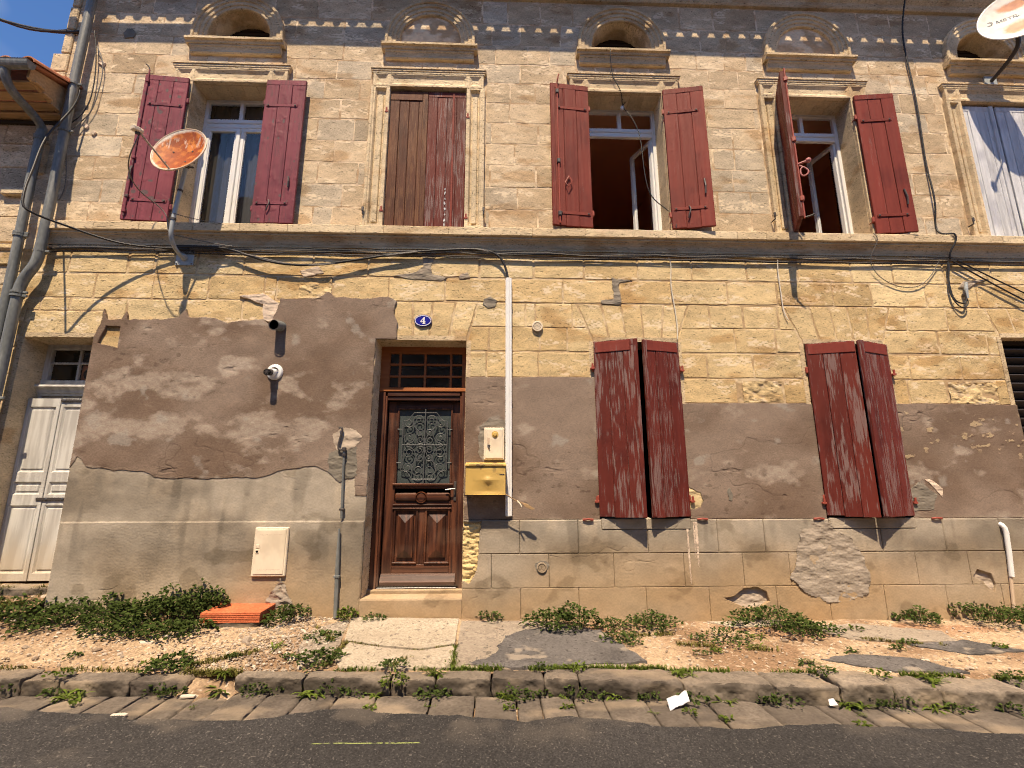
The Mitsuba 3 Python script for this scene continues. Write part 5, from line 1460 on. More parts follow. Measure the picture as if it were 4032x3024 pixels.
cable("thin dark wire drooping across the open third window", [[1.46, -.06, 6.86], [1.45, -.115, 6.78], [1.46, -.08, 6.55], [1.50, -.06, 6.38], [1.59, -.02, 6.2], [1.63, .08, 6.12], [1.68, .06, 6.0], [1.79, .02, 5.7], [1.82, .0, 5.3], [1.84, .0, 5.0], [1.93, .0, 4.72], [2.06, .0, 4.6], [2.13, -.06, 4.45], [2.13, -.10, 4.28]], .006)
cable("pale wire clipped down the wall to the left ground-floor shutters", [[1.97, -.05, 3.99], [2.04, -.03, 3.94], [2.055, -.015, 3.7], [2.06, -.015, 3.46], [2.085, -.015, 3.15], [2.075, -.02, 2.93]], .006, "white_cable")
cable("pale wire with clips ending above the right ground-floor shutters", [[3.355, -.03, 3.93], [3.35, -.015, 3.7], [3.355, -.015, 3.45], [3.36, -.015, 3.3], [3.40, -.015, 3.18]], .006, "white_cable")
cable("black cable loop drooping to a junction sleeve on the right", [[5.44, -.04, 3.93], [5.42, -.03, 3.75], [5.415, -.03, 3.55], [5.46, -.04, 3.42], [5.53, -.05, 3.40], [5.565, -.05, 3.47], [5.58, -.05, 3.58]], .009)
cable("second black cable loop hanging below the junction sleeve", [[5.45, -.04, 3.92], [5.40, -.03, 3.6], [5.43, -.04, 3.42], [5.50, -.05, 3.345], [5.545, -.05, 3.36], [5.565, -.05, 3.46]], .007)
cable("thin black cable slanting down to the right edge", [[5.55, -.05, 3.95], [5.88, -.05, 3.76], [6.31, -.05, 3.53], [7.2, -.04, 3.1]], .008)
cable("lower of the two cables slanting down to the right edge", [[5.50, -.05, 3.93], [5.85, -.05, 3.70], [6.28, -.05, 3.44], [7.2, -.04, 2.95]], .009)
cable("fine grey wire looping below the cables right of centre", [[4.50, -.13, 4.24], [4.53, -.135, 4.16], [4.48, -.06, 3.97], [4.60, -.02, 3.72], [4.78, -.02, 3.62], [5.03, -.02, 3.62], [5.19, -.02, 3.73], [5.33, -.05, 3.95]], .005, "grey_cable")
k = thing("junction_sleeve", "small grey junction sleeve on the wall at the right", "junction box")
add("sleeve", tube([[5.60, -.05, 3.66], [5.585, -.05, 3.58], [5.58, -.05, 3.46]], [.016, .02, .014], 10), "galvanised", k)
add("clamp", box(5.56, 5.61, -.05, .0, 3.50, 3.53, .005), "iron", k)
add("mortar_dab", prism(ragged([(5.55, 3.62), (5.62, 3.70), (5.85, 3.72), (5.95, 3.74), (5.75, 3.66), (5.64, 3.60)], .02, .012, 22, 55), -.010, .01, .003, 0, 0), "patch", k, uv=(.5, 0.0))

# the house across the street, behind the camera: it shows only in the panes
OP = thing("opposite_house", "plain rendered house facing across the street, seen only in the panes", "house")
add("wall", box(-16, 16, -11.6, -11.2, -.3, 7.2), "cement", OP)
add("roof", TM([[-16.3, -10.8, 7.15], [16.3, -10.8, 7.15], [16.3, -14.5, 8.6], [-16.3, -14.5, 8.6]], [[0, 1, 2], [0, 2, 3]]), "roof_tile", OP, uv=(.5, 0.0))
for i in range(6):
    x = -13 + i * 5.0
    add("window", box(x, x + 1.0, -11.21, -11.17, 1.0, 2.9, .01), "window_white", OP)
# ------------------------------------------------------------------ ground, pavement, kerb, road
def interp(tab):
    a = np.array(tab); return lambda x: np.interp(x, a[:, 0], a[:, 1])


wall_z = interp([(-9.5, .20), (-5, .20), (-4.42, .13), (-4.1, .105), (-3, .075), (-1.6, .028), (-.8, .01), (0, -.002), (2, -.045), (9, -.045)])
kerb_b = interp([(-9.5, -.60), (-3.83, -1.0), (-2.7, -1.08), (-1.97, -1.15), (-1.1, -1.19), (.48, -1.215), (1.88, -1.30), (3.82, -1.56), (8.5, -2.2)])
kerb_f = interp([(-9.5, -.80), (-3.5, -1.24), (-2.7, -1.26), (-1.9, -1.27), (-1.05, -1.345), (.12, -1.40), (1.4, -1.53), (2.35, -1.63), (3.55, -1.775), (8.5, -2.42)])
kerb_z = interp([(-9.5, -.05), (-3.5, -.095), (-2.3, -.105), (-1.9, -.085), (9, -.085)])


def zg(x, y):
    yk = kerb_b(x)
    t = np.clip(y / yk, 0, 1.25)
    return wall_z(x) * (1 - t) + (kerb_z(x) - .002) * t + .012 * np.sin(3.1 * x) * t * (1 - np.minimum(t, 1))


scene["ground"] = mikit.ply(TM([[-400, -400, -.32], [400, -400, -.32], [400, 400, -.32], [-400, 400, -.32]], [[0, 1, 2], [0, 2, 3]]), "dirt")
tag("ground", "open ground stretching away around the street", kind="structure")
xs = np.arange(-9.5, 8.6, .03); n_t = 60
V = []
for t in np.linspace(-.03, 1.03, n_t):
    y = kerb_b(xs) * t
    P = np.c_[xs, y, zg(xs, y)]
    P[:, 2] += fb(P, 3.0, 3, 3) * .030 * min(1, max(0, 1.06 - t) * 5) + fb(P, 17, 3, 5) * .014 - (.02 if t > 1.03 else 0) - .006
    P[:, 1] += fb(P, 20, 2, 8) * .01
    V.append(P)
V = np.vstack(V); m = len(xs); F = []
i = np.arange(m - 1)
for r_ in range(n_t - 1):
    a = r_ * m + i
    F += list(np.c_[a, a + m, a + 1]) + list(np.c_[a + 1, a + m, a + m + 1])
scene["pavement"] = mikit.ply(TM(V, F), "dirt", smooth=True)
tag("pavement", "sandy gravel pavement between the house and the kerb", kind="structure")
# the bank of earth before the white door
bank = rough_face  # (kept for reuse below)
V, F = [], []
xb = np.linspace(-5.3, -4.39, 28); yb = np.linspace(.30, -.20, 16)
for y in yb:
    P = np.c_[xb, np.full(28, y), np.zeros(28)]
    P[:, 2] = np.interp(-y, [-.3, -.02, .06, .2], [.325, .30, .20, .13]) + fb(P, 9, 3, 12) * .035
    V.append(P)
V = np.vstack(V)
for r_ in range(15):
    for c_ in range(27):
        a = r_ * 28 + c_; F += [[a, a + 28, a + 1], [a + 1, a + 28, a + 29]]
scene["earth_bank"] = mikit.ply(TM(V, F), "dirt", smooth=True)
tag("earth_bank", "small bank of earth at the sill of the pale double door", kind="structure")


def ground_slab(poly, lift, m, uv, name, parent, thick=.05):
    """A flat piece lying in the pavement, its edges standing slightly proud."""
    for q in polys(poly):
        q = shapely.geometry.polygon.orient(q.segmentize(.08), 1.0)
        r = np.array(q.exterior.coords)[:-1]
        pts = [p for p in [(x, y) for x in np.arange(q.bounds[0], q.bounds[2], .09) for y in np.arange(q.bounds[1], q.bounds[3], .09)] if q.buffer(-.03).contains(sg.Point(p))]
        al = np.vstack([r, np.array(pts).reshape(-1, 2)])
        from scipy.spatial import Delaunay
        tri = Delaunay(al).simplices
        cen = al[tri].mean(1)
        tri = np.array([t for t, c_ in zip(tri, cen) if q.contains(sg.Point(c_))])
        A = np.cross(al[tri[:, 1]] - al[tri[:, 0]], al[tri[:, 2]] - al[tri[:, 0]])
        tri = np.where((A < 0)[:, None], tri[:, ::-1], tri)
        z = zg(al[:, 0], al[:, 1]) + lift + nz(np.c_[al, al[:, 0] * 0], 6, 4) * .006
        n_ = len(r)
        V = np.vstack([np.c_[al, z], np.c_[r, z[:n_] - thick]])
        k_ = np.arange(n_); j_ = (k_ + 1) % n_
        F = list(tri) + list(np.c_[k_, k_ + len(al), j_]) + list(np.c_[j_, k_ + len(al), j_ + len(al)])
        add(name, TM(V, F), m, parent, uv=uv)


def xyrag(pts, seed, amp=.018):
    return ragged(pts, .03, amp, 12, seed)


ground_slab(xyrag([(-1.40, -.06), (-.35, -.06), (-.335, -.70), (-.62, -.80), (-.90, -.74), (-1.30, -.62)], 201, .008), .014, "slab", (.5, 0.0), "slab", "pavement")
ground_slab(xyrag([(-1.25, -.66), (-.90, -.77), (-.62, -.83), (-.335, -.73), (-.33, -1.17), (-.72, -1.17), (-1.18, -1.15), (-1.28, -.95)], 202, .008), .010, "slab", (.5, 0.0), "slab", "pavement")
ground_slab(xyrag([(-1.62, -.28), (-1.42, -.10), (-1.33, -.62), (-1.30, -.95), (-1.50, -1.08), (-1.66, -.70)], 203, .02), .004, "slab", (.5, 2.0), "slab", "pavement")
ground_slab(xyrag([(-.32, -.10), (.62, -.10), (.90, -.30), (1.02, -.66), (1.05, -1.19), (-.31, -1.18)], 204, .012), .004, "slab", (.5, 2.0), "slab", "pavement")
ground_slab(xyrag([(-.22, -1.12), (.02, -.90), (.10, -.52), (.34, -.34), (1.0, -.36), (1.10, -.74), (1.22, -1.10), (.5, -1.20), (.10, -1.19)], 205, .035), .012, "slab", (.5, 1.0), "asphalt_patch", "pavement")
ground_slab(xyrag([(2.15, -.06), (2.9, -.05), (2.8, -.22), (2.3, -.26)], 206, .03), .006, "slab", (.5, 0.0), "slab", "pavement")
ground_slab(xyrag([(2.98, -.26), (3.6, -.20), (4.2, -.45), (4.1, -.75), (3.55, -.72), (3.2, -.62)], 207, .025), .008, "slab", (.5, 2.0), "slab", "pavement")
ground_slab(xyrag([(2.62, -1.10), (2.95, -1.02), (3.35, -1.10), (3.55, -1.42), (3.0, -1.36)], 208, .03), .010, "slab", (.5, 1.0), "asphalt_patch", "pavement")
ground_slab(xyrag([(3.62, -.78), (4.2, -.72), (4.45, -1.0), (3.9, -1.05)], 209, .03), .008, "slab", (.5, 1.0), "asphalt_patch", "pavement")


def rock(x0, x1, y0, y1, z0, z1, r, amp, seed, sub=3, scale=9, yaw=0.0, skew=0.0):
    m = trimesh.creation.box()
    for _ in range(sub): m = m.subdivide()
    s = np.array([x1 - x0, y1 - y0, z1 - z0]); q = m.vertices * s
    r_ = min(r, *(s * .45)); inn = np.clip(q, -(s / 2 - r_), s / 2 - r_)
    d = q - inn; l = np.linalg.norm(d, axis=1, keepdims=True)
    nr = d / np.maximum(l, 1e-9)
    q = np.where(l > 1e-9, inn + r_ * nr, q)
    c = np.array([(x0 + x1) / 2, (y0 + y1) / 2, (z0 + z1) / 2])
    q[:, 1] += q[:, 0] * skew
    p = q + c
    mm = TM(p, m.faces)
    n = mm.vertex_normals
    p = p + n * (fb(p, scale, 3, seed) * 2 * amp + fb(p, scale * 3, 2, seed + 9) * amp * 1.4)[:, None]
    return TM(p, m.faces)


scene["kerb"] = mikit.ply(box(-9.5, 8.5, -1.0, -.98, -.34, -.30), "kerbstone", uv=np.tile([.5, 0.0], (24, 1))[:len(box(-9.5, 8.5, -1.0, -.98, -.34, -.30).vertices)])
tag("kerb", "row of worn old kerb stones along the pavement", kind="structure")
kj = [-9.3, -8.2, -7.0, -5.9, -4.9, -4.15, -3.45, -3.17, -2.66, -2.24, None, -1.90, -1.39, -.75, -.42, -.01, .37, .62, 1.34, 1.97, 2.40, 2.75, 3.06, 3.62, 4.3, 5.1, 5.9, 6.8, 7.7, 8.4]
R2 = np.random.default_rng(77)
for a, b in zip(kj, kj[1:]):
    if a is None or b is None: continue
    xm = (a + b) / 2
    yf, yb_ = float(kerb_f(xm)), float(kerb_b(xm)) - .012
    sk = (float(kerb_f(b)) - float(kerb_f(a))) / (b - a)
    zt = float(kerb_z(xm)) + .006 + R2.normal(0, .006) - (.012 if -3.3 < xm < -2.2 else 0)
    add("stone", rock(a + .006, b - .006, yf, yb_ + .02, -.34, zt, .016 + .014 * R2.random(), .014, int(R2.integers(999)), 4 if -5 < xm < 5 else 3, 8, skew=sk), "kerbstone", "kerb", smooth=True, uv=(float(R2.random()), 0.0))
fx, fy = np.meshgrid(np.linspace(-2.36, -1.80, 40), np.linspace(-1.0, -1.40, 32))
P = np.c_[fx.ravel(), fy.ravel(), 0 * fx.ravel()]
P[:, 2] = np.interp(-P[:, 1], [1.0, 1.12, 1.30, 1.40], [-.095, -.100, -.175, -.205]) + fb(P, 12, 4, 44) * .028 - .012
P[:, 2] -= .05 * np.clip((np.abs(P[:, 0] + 2.08) - .2) / .08, 0, 1)
ii = np.arange(39); F = []
for r_ in range(31):
    a = r_ * 40 + ii; F += list(np.c_[a, a + 40, a + 1]) + list(np.c_[a + 1, a + 40, a + 41])
add("earth_fill", TM(P, F), "dirt", "pavement", smooth=True)
scene["gutter"] = mikit.ply(TM([[-9.5, -.7, -.235], [-9.5, -2.4, -.235], [8.5, -3.2, -.235], [8.5, -2.2, -.235]], [[0, 1, 2], [0, 2, 3]]), "dirt")
tag("gutter", "gutter of flat stone setts between kerb and asphalt", kind="structure")
sj = [-9.4, -8.8, -8.2, -7.6, -7.0, -6.4, -5.8, -5.3, -4.85, -4.4, -3.95, -3.5, -3.09, -2.77, -2.54, -2.33, -2.12, -1.88, -1.62, -1.36, -1.11, -.83, -.44, -.13, .16, .33, .56, .77, 1.06, 1.30, 1.48, 1.82, 2.21, 2.42, 2.61, 2.80, 3.04, 3.42, 3.8, 4.2, 4.6, 5.0, 5.4, 5.8, 6.2, 6.7, 7.2, 7.7, 8.2]
for a, b in zip(sj, sj[1:]):
    xm = (a + b) / 2
    yf = float(kerb_f(xm)) - .008
    sk = (float(kerb_f(b)) - float(kerb_f(a))) / (b - a)
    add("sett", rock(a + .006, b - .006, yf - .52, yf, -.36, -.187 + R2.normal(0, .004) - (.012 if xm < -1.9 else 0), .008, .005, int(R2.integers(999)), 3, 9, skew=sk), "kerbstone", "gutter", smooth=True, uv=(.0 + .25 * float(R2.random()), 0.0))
edge = [(-9.5, -1.12), (-4.5, -1.40), (-3.7, -1.48), (-3.29, -1.50), (-2.95, -1.56), (-2.77, -1.60), (-2.45, -1.63), (-2.3, -1.70), (-1.89, -1.74), (-1.55, -1.73), (-1.38, -1.70), (-1.13, -1.61), (-.95, -1.60), (-.7, -1.66), (-.45, -1.70), (-.19, -1.735), (.195, -1.83), (.45, -1.79), (.70, -1.81), (.95, -1.90), (1.1, -1.95), (1.25, -1.93), (1.51, -1.985), (1.8, -1.95), (2.115, -1.95), (2.6, -2.02), (3.15, -2.11), (4.5, -2.28), (8.5, -2.85)]
top = densify([np.array(p) for p in edge], .025)[:-2]
top = np.array([p for p in top if True])
i_end = int(np.argmax(top[:, 0])); top = top[:i_end + 1]
P3 = np.c_[top, np.zeros(len(top))]
top = top + np.c_[fb(P3, 14, 2, 41) * .02, fb(P3, 9, 3, 42) * .075]
ring = np.vstack([top, [[8.5, -9.0], [-9.5, -9.0]]])
rp_ = sg.Polygon(ring).buffer(0)
v2, f2 = trimesh.creation.triangulate_polygon(rp_ if isinstance(rp_, sg.Polygon) else max(rp_.geoms, key=lambda g: g.area), engine="earcut")
V = np.c_[v2, np.full(len(v2), -.176)]
n_ = len(top)
V = np.vstack([V, np.c_[top, np.full(n_, -.176)], np.c_[top + [0, .012], np.full(n_, -.186)], np.c_[top + [0, .014], np.full(n_, -.215)]])
o = len(v2); k_ = np.arange(n_ - 1)
F = [list(t) for t in f2]
for lv in range(2):
    a = o + lv * n_ + k_
    F += list(np.c_[a, a + n_, a + 1]) + list(np.c_[a + 1, a + n_, a + n_ + 1])
scene["road"] = mikit.ply(TM(V, F), "asphalt")
tag("road", "dark asphalt street with ragged edge and faint yellow paint mark", kind="structure")

# loose stones on the pavement: nobody could count them
RG = np.random.default_rng(8)
base = trimesh.creation.icosahedron()
V, F, U = [], [], []
for i in range(5200):
    left = RG.random() < .55
    x = RG.uniform(-5.0, -1.2) if left else RG.uniform(-1.2, 6.5)
    if RG.random() < .35: x = RG.normal(-1.9, .35)
    t = RG.random()
    y = float(kerb_b(x)) * t
    if -1.35 < x < 1.1 and RG.random() < .85: continue
    s = abs(RG.normal(0, .0055)) + .0028
    if RG.random() < .03: s *= 2.2
    v = base.vertices * s * np.array([RG.uniform(.8, 1.6), RG.uniform(.7, 1.2), RG.uniform(.4, .8)]) + RG.normal(0, s * .12, (12, 3))
    a = RG.random() * 6.28
    v = np.c_[v[:, 0] * math.cos(a) - v[:, 1] * math.sin(a), v[:, 0] * math.sin(a) + v[:, 1] * math.cos(a), v[:, 2]]
    V.append(v + [x, y, float(zg(x, y)) + s * .1]); F.append(base.faces + 12 * (len(V) - 1)); U.append(np.tile([RG.random(), 0.0], (12, 1)))


def pebble_col(p, n, uv):
    return mix((.20, .145, .10), (.54, .47, .38), uv.x * uv.x * .6 + uv.x * .4)


mat("pebble", pebble_col, .9)
scene["gravel"] = mikit.ply(TM(np.vstack(V), np.vstack(F)), "pebble", uv=np.vstack(U))
tag("gravel", "loose pale gravel scattered over the sandy pavement", "gravel", kind="stuff")

# ------------------------------------------------------------------ plants
def leaf_batch(P, dirs, ups, L, Wd, fold=.25):
    """Leaves as folded diamonds: position, direction, up vector, length, width."""
    d = dirs / np.linalg.norm(dirs, axis=1, keepdims=True)
    s = np.cross(d, ups); s /= np.linalg.norm(s, axis=1, keepdims=True) + 1e-9
    u = np.cross(s, d)
    L = L[:, None]; Wd = Wd[:, None]
    b = P; t = P + d * L; mid = P + d * L * .5 - u * L * .02
    l = P + d * L * .38 + s * Wd * .5 + u * Wd * fold; r = P + d * L * .38 - s * Wd * .5 + u * Wd * fold
    l2 = P + d * L * .72 + s * Wd * .36 + u * Wd * fold * .8; r2 = P + d * L * .72 - s * Wd * .36 + u * Wd * fold * .8
    V = np.stack([b, l, l2, t, r2, r, mid], 1).reshape(-1, 3)
    f = np.array([[0, 6, 1], [1, 6, 2], [2, 6, 3], [0, 5, 6], [5, 4, 6], [4, 3, 6]])
    n = len(P)
    F = (f[None] + 7 * np.arange(n)[:, None, None]).reshape(-1, 3)
    return V, F


def bushy(cx, cy, r, h, n, leaf, rg, lean=(0, 0), zf=None):
    zg = zf or globals()["zg"]
    a = rg.random(n) * 2 * np.pi
    q = np.sqrt(rg.random(n)) * r * (1 + .35 * np.sin(a * 3 + cx * 9) * rg.random(n))
    x, y = cx + q * np.cos(a), cy + q * np.sin(a) * .8
    y = np.minimum(y, -.03)
    lump = .55 + .9 * meshkit.noise(np.c_[x * 7, y * 7, np.full(n, cx)], 3)
    hh = h * np.sqrt(np.maximum(.05, 1 - (q / (r * 1.25)) ** 2)) * lump
    z = zg(x, y) + hh * rg.uniform(.25, 1.0, n) ** .7
    P = np.c_[x + lean[0] * hh, y + lean[1] * hh, z]
    D = np.c_[np.cos(a) * .8 + rg.normal(0, .6, n), np.sin(a) * .8 + rg.normal(0, .6, n) - .25, rg.normal(.05, .4, n)]
    up = np.c_[rg.normal(0, .35, n), rg.normal(-.25, .35, n), np.full(n, 1.0)]
    L = leaf * rg.uniform(.6, 1.35, n)
    V, F = leaf_batch(P, D, up, L, L * rg.uniform(.55, .8, n))
    ns = max(4, int(n / 25))
    st = []
    for i in range(ns):
        aa = rg.random() * 6.28; rr_ = rg.random() * r * .9
        x1, y1 = cx + rr_ * math.cos(aa), min(-.03, cy + rr_ * math.sin(aa) * .8)
        x0, y0 = cx + (x1 - cx) * .4, min(-.03, cy + (y1 - cy) * .4)
        z0 = float(zg(x0, y0)) - .01
        st.append(tube([[x0, y0, z0], [(x0 + x1) / 2, (y0 + y1) / 2, z0 + h * .5], [x1, y1, float(zg(x1, y1)) + h * .75 * rg.uniform(.6, 1)]], .0028, 4))
    return V, F, cat(st)


def tone(rg, n, k=7): return np.repeat(np.c_[rg.random(n), np.zeros(n)], k, 0)


def weed(label, cx, cy, r, h, n, leaf, seed, m="leaf_dark", group=None, name="weed_clump"):
    rg = np.random.default_rng(seed)
    k = thing(name, label, "weed", group)
    n = int(n * 1.5)
    V, F, st = bushy(cx, cy, r, h * 1.25, n, leaf, rg)
    add("leaves", TM(V, F), m, k, uv=tone(rg, n))
    add("stems", st, m, k, uv=(.2, 0.0))
    return k


# the dense growth along the foot of the wall at the left
VV, FF, UU, SS = [], [], [], []
rg = np.random.default_rng(31)
for (x, y, r, h, n) in ((-4.95, -.16, .30, .15, 330), (-4.62, -.20, .30, .13, 340), (-4.3, -.22, .26, .14, 320), (-4.0, -.20, .26, .15, 340), (-3.68, -.20, .28, .18, 420), (-3.38, -.19, .28, .21, 460), (-3.12, -.16, .26, .26, 470), (-2.90, -.14, .20, .31, 380), (-2.72, -.13, .13, .33, 240), (-3.5, -.40, .24, .11, 260), (-3.2, -.44, .22, .10, 260), (-2.95, -.46, .22, .10, 260), (-2.72, -.42, .17, .10, 190), (-4.15, -.38, .2, .08, 150)):
    v, f, s_ = bushy(x, y, r, h, n, .036, rg)
    FF.append(f + sum(len(q) for q in VV)); VV.append(v); UU.append(tone(rg, n)); SS.append(s_)
k = "leafy_weeds"
scene[k + "__leaves"] = mikit.ply(TM(np.vstack(VV), np.vstack(FF)), "leaf_dark", uv=np.vstack(UU))
sm_ = cat(SS); scene[k + "__stems"] = mikit.ply(sm_, "leaf_dark", uv=np.tile([.2, 0.0], (len(sm_.vertices), 1)))
labels[k] = {"label": "dense dark green weeds massed along the foot of the wall at left", "category": "weeds", "kind": "stuff"}

weed("bushy green weed right of the orange clay brick", -2.03, -.15, .22, .13, 300, .030, 41)
weed("broad weed against the plinth below the left ground-floor shutters", .55, -.30, .24, .12, 260, .036, 42)
weed("taller dark weed with upright tips beside the grey asphalt patch", .80, -.30, .19, .16, 230, .034, 43)
weed("leafy weed at the foot of the plinth right of the asphalt patch", 1.52, -.28, .24, .10, 240, .034, 44)
weed("low spreading weed at the corner of the asphalt patch", 1.14, -.62, .17, .05, 150, .028, 45)
weed("small weed between the asphalt patch and the wall", 1.14, -.30, .17, .06, 140, .028, 46)
weed("wide dark weed clump below the trowelled cement patch", 2.70, -.30, .38, .13, 520, .032, 47)
weed("trailing lower half of the dark weed clump right of centre", 2.95, -.45, .27, .07, 260, .030, 48)
weed("low weed on the sand left of the wide dark clump", 2.05, -.62, .26, .05, 190, .027, 49)
weed("small dark weed at the wall below the thin white tube", 4.25, -.16, .22, .09, 220, .030, 50)
weed("long dark weed against the wall at the right edge", 5.0, -.17, .36, .13, 460, .032, 51)
weed("second long dark weed at the right edge beyond the white tube", 5.75, -.18, .40, .12, 420, .032, 52)
weed("small weed at the left corner of the door step", -1.44, -.10, .09, .10, 90, .030, 53, "leaf_light")
weed("tiny weed under the front edge of the door step", -1.18, -.10, .11, .04, 70, .026, 54)
weed("thin sprig with small leaves at the wall right of the step", -.02, -.10, .12, .07, 80, .026, 55)
weed("low weed rosette on the left kerb behind a loose stone", -2.50, -1.02, .17, .06, 150, .036, 56)
weed("dark weed spreading at the left edge of the cracked slab", -1.38, -1.02, .17, .06, 170, .030, 57)
weed("flat weed on the broken concrete left of the slab", -1.50, -.55, .16, .03, 90, .028, 58)


def rosette(rg, cx, cy, z, L, n, droop=.6):
    V, F = [], []
    for i in range(n):
        a = rg.random() * 6.28; l = L * rg.uniform(.5, 1.15); w = l * rg.uniform(.10, .18); e = rg.uniform(.15, 1.1)
        d = np.array([math.cos(a), math.sin(a) * .85, 0]); s = np.array([-math.sin(a), math.cos(a), 0])
        o = len(V)
        for t, ww in ((0, .3), (.35, .8), (.7, 1.0), (1.0, .05)):
            c = np.array([cx, cy, z]) + d * l * t * math.cos(e * (1 - t * .4)) + np.array([0, 0, l * (math.sin(e) * t - droop * t * t)])
            V += [c - s * w * ww * .5, c + s * w * ww * .5]
        for q in range(3): F += [[o + 2 * q, o + 2 * q + 1, o + 2 * q + 2], [o + 2 * q + 1, o + 2 * q + 3, o + 2 * q + 2]]
    return V, F


def tuft(label, cx, cy, z, L, n, seed, m="leaf_light", group=None, name="weed_tuft", leaves=0):
    rg = np.random.default_rng(seed)
    k = thing(name, label, "weed", group)
    if seed % 3:
        V, F, st = bushy(cx, cy, L * .85, L * .55, int(n * 1.8), .024, rg, zf=lambda x, y: np.full(np.shape(x), z) if np.ndim(x) else z)
        add("leaves", TM(V, F), m, k, uv=tone(rg, len(V) // 7))
        return k
    V, F = [], []
    for q in range(4):
        ox, oy = rg.normal(0, L * .35), rg.normal(0, L * .25)
        v, f = rosette(rg, cx + ox, cy + oy, z, L, max(3, n // 4))
        F += [[i + len(V) for i in t] for t in f]; V += v
    add("leaves", TM(V, F), m, k, uv=np.repeat(np.c_[rg.random(len(V) // 8), np.zeros(len(V) // 8)], 8, 0))
    return k


K1 = [(-.76, -1.21, .13, 70), (-.72, -1.36, .12, 60), (-.43, -1.24, .09, 36), (.37, -1.24, .08, 30), (.62, -1.27, .09, 40), (1.40, -1.36, .10, 44), (2.42, -1.42, .11, 44), (2.80, -1.48, .09, 36), (3.10, -1.54, .12, 46), (3.68, -1.60, .11, 46), (-3.20, -1.20, .10, 30), (-2.02, -1.18, .10, 34), (4.35, -1.72, .10, 36), (-4.1, -1.15, .09, 28)]
for i, (x, y, L, n) in enumerate(K1):
    lab = "big weed tuft hanging over the kerb below the cracked slab" if i == 0 else "lower shoots of the big tuft hanging down the kerb face" if i == 1 else "green weed tuft growing out of a joint between kerb stones"
    tuft(lab, x, y, float(kerb_z(x)) + .008 if i != 1 else -.13, L, n, 400 + i, "leaf_light" if i % 3 else "leaf_dark", None if i < 2 else "weed tufts in the kerb joints")
K2 = [(-3.18, -1.28), (-3.02, -1.30), (-2.42, -1.29), (-2.30, -1.30), (-1.98, -1.29), (-1.74, -1.31), (-1.60, -1.31), (-1.32, -1.34), (-1.18, -1.35), (-1.02, -1.36), (-.86, -1.37), (-.46, -1.40), (-.40, -1.42), (.08, -1.42), (.12, -1.50), (.30, -1.44), (.47, -1.45), (.60, -1.46), (.72, -1.47), (.90, -1.49), (1.10, -1.52), (1.40, -1.56), (1.62, -1.58), (1.92, -1.61), (2.04, -1.62), (2.46, -1.67), (2.6, -1.68), (2.76, -1.70), (2.95, -1.73), (3.12, -1.75), (3.45, -1.79), (3.8, -1.83), (-3.55, -1.25), (4.3, -1.9)]
for i, (x, y) in enumerate(K2):
    tuft("low weed tuft at the foot of the kerb above the gutter setts", x, y + .012, -.188, .085 + .055 * ((i * 37) % 10) / 10, 34 + (i * 13) % 26, 500 + i, ("leaf_dark", "leaf_light", "leaf_dark")[i % 3], "weed tufts at the foot of the kerb")
K3 = [(-.43, -1.56), (.50, -1.62), (.11, -1.62), (1.06, -1.70), (1.30, -1.74), (-.83, -1.58), (2.42, -1.80), (1.48, -1.85), (2.30, -1.95), (-2.05, -1.50), (-2.9, -1.42)]
for i, (x, y) in enumerate(K3):
    tuft("tiny weed sprouting from a joint between gutter setts", x, y, -.188, .045, 14, 600 + i, "leaf_light", "tiny weeds in the gutter joints")
K4 = [(1.86, -.90), (1.70, -.98), (2.25, -.80), (3.42, -.90), (3.42, -.42), (2.48, -1.15), (4.30, -.92), (-1.62, -.98), (-1.85, -.75), (-3.4, -.85), (-2.7, -.98), (3.0, -.95), (4.7, -1.2), (3.6, -.80), (2.4, -.55), (-2.1, -.9), (5.2, -.8)]
for i, (x, y) in enumerate(K4):
    tuft("small flat weed growing on the sandy pavement", x, y, float(zg(x, y)) + .004, .06 + .02 * (i % 3), 24, 700 + i, ("leaf_light", "leaf_dark")[i % 2], "small weeds on the pavement")

# short grass and moss along the cracks and the back of the kerb
V, F, U = [], [], []
rg = np.random.default_rng(71)
lines = [([(-.33, -1.19), (.3, -1.20), (1.0, -1.22), (1.3, -1.24)], 1300, .035), ([(1.3, -1.27), (1.9, -1.31)], 330, .03), ([(3.0, -1.44), (3.8, -1.56), (5.2, -1.76)], 1500, .04), ([(2.1, -1.33), (2.7, -1.40)], 260, .03), ([(-1.2, -1.17), (-.33, -1.18)], 360, .03), ([(-.33, -.72), (-.32, -1.15)], 240, .03),
         ([(-1.30, -.64), (-.9, -.755), (-.62, -.815), (-.335, -.715)], 340, .022), ([(-1.28, -.66), (-1.30, -1.1)], 260, .03), ([(-.62, -.85), (-.80, -1.15)], 260, .03), ([(-2.35, -1.12), (-1.9, -1.2)], 420, .045), ([(-2.4, -1.0), (-1.9, -.8)], 280, .04), ([(-3.9, -1.0), (-2.7, -1.07)], 420, .028), ([(-5.15, .02), (-4.42, .0)], 650, .06), ([(-5.0, -.12), (-4.42, -.1)], 420, .05), ([(1.6, -.7), (2.4, -.9)], 420, .035), ([(3.3, -.62), (3.9, -.85)], 300, .03), ([(-1.66, -.3), (-1.40, -.62)], 200, .03), ([(1.2, -.5), (1.8, -.42)], 260, .03)]
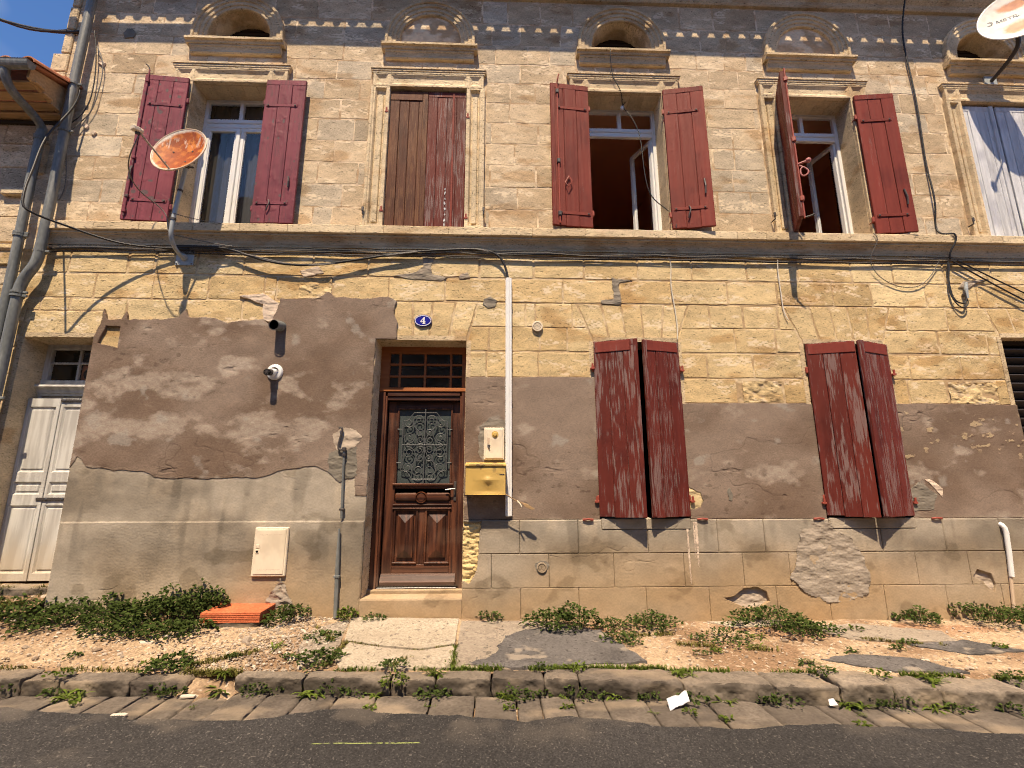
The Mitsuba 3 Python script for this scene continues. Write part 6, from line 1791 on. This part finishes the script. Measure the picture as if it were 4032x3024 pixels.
for pts, n, hh in lines:
    p = np.array(pts, float); s = np.r_[0, np.cumsum(np.linalg.norm(np.diff(p, axis=0), axis=1))]
    q = rg.random(n) * s[-1]
    keep = meshkit.noise(np.c_[q * 9, np.full(n, s[-1]), np.zeros(n)], 4) > .28
    for t in q[keep]:
        x, y = np.interp(t, s, p[:, 0]), np.interp(t, s, p[:, 1])
        x += rg.normal(0, .018); y += rg.normal(0, .016)
        z = float(zg(x, min(y, 0))) if y < 0 else .0
        if x < -4.39 and y > -.16: z = float(np.interp(-y, [-.3, -.02, .06, .2], [.325, .30, .20, .13])) - .005
        a = rg.random() * 6.28; l = hh * rg.uniform(.4, 1.3); w = rg.uniform(.003, .006)
        b = np.array([x, y, z]); d = np.array([math.cos(a), math.sin(a), 0])
        o = len(V)
        sd_ = np.array([-d[1], d[0], 0]) * w
        V += [b - sd_, b + sd_, b + d * l * .25 + [0, 0, l * .6] + sd_ * .7, b + d * l * .25 + [0, 0, l * .6] - sd_ * .7, b + d * l * .8 + [0, 0, l * .8]]
        F += [[o, o + 1, o + 2], [o, o + 2, o + 3], [o + 3, o + 2, o + 4]]
        U += [[rg.random(), 0.0]] * 5
fa = np.array(F); U = np.array(U); V = np.array(V)
cut = (len(V) // 10) * 5
scene["grass__blades"] = mikit.ply(TM(V[:cut], fa[(fa < cut).all(1)]), "leaf_light", uv=U[:cut])
scene["grass__dry_blades"] = mikit.ply(TM(V[cut:], fa[(fa >= cut).all(1)] - cut), "grass_dry", uv=U[cut:])
labels["grass"] = {"label": "short grass and moss growing in the cracks of the pavement", "category": "grass", "kind": "stuff"}
labels["grass__blades"] = {"kind": "stuff"}; labels["grass__dry_blades"] = {"kind": "stuff"}
labels["leafy_weeds__leaves"] = {"kind": "stuff"}; labels["leafy_weeds__stems"] = {"kind": "stuff"}

# ------------------------------------------------------------------ small things lying about
k = thing("hollow_brick", "orange hollow clay brick lying among the weeds by the wall", "brick")
V = []
bx = [(-2.70, -2.16, -.30, -.05)]
zt = .15
ms = [box(-2.72, -2.17, -.30, -.04, zt - .012, zt, .003)]
for i in range(5): ms.append(box(-2.72, -2.17, -.306 + .002 * (i % 2), -.04, zt - .024 - i * .016, zt - .012 - i * .016, .003))
m = cat(ms); v = m.vertices
m = TM(np.c_[v[:, 0] + (v[:, 1] + .17) * .12, v[:, 1], v[:, 2] + (v[:, 1] + .17) * .10], m.faces)
add("body", m, "clay_brick", k)
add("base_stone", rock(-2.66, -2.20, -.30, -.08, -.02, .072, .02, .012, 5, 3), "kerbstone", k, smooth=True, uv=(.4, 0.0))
k = thing("paper_litter", "crumpled white paper with faint print lying in the gutter against the kerb", "litter")
xs_, ys_ = np.linspace(1.17, 1.35, 12), np.linspace(-1.66, -1.60, 7)
V = np.array([[1.26 + (x - 1.26) * .85, y + (x - 1.26) * .22, 0] for y in ys_ for x in xs_])
V[:, 2] = -.170 + (V[:, 1] + 1.66) * .75 + fb(V, 22, 3, 4) * .03
F = []
for j in range(6):
    for i in range(11):
        a = j * 12 + i; F += [[a, a + 1, a + 12], [a + 1, a + 13, a + 12]]
add("sheet", cat([TM(V, F), TM(V + [0, .004, -.006], F)]), "paper", k)
k = thing("paper_scrap", "tiny white paper scrap at the kerb foot right of the crumpled paper", "litter")
add("sheet", TM(np.array([[2.28, -1.68, -.178], [2.335, -1.685, -.172], [2.325, -1.655, -.140], [2.29, -1.652, -.148]]), [[0, 1, 2], [0, 2, 3]]), "paper", k)
for i, (x, y, lab) in enumerate(((-2.18, -1.34, "pale flat stone chip in the gap between kerb stones"), (-2.45, -1.63, "white chip at the asphalt edge at left"), (-2.98, -.62, "pale flat pebble on the sand below the weeds"))):
    k = thing("stone_chip", lab, "stone")
    add("chip", rock(x - .05, x + .05, y - .02, y + .02, -.19 if i < 2 else float(zg(x, y)) - .01, -.172 if i < 2 else float(zg(x, y)) + .016, .008, .004, 30 + i, 2), "pebble", k, uv=(.95, 0.0))
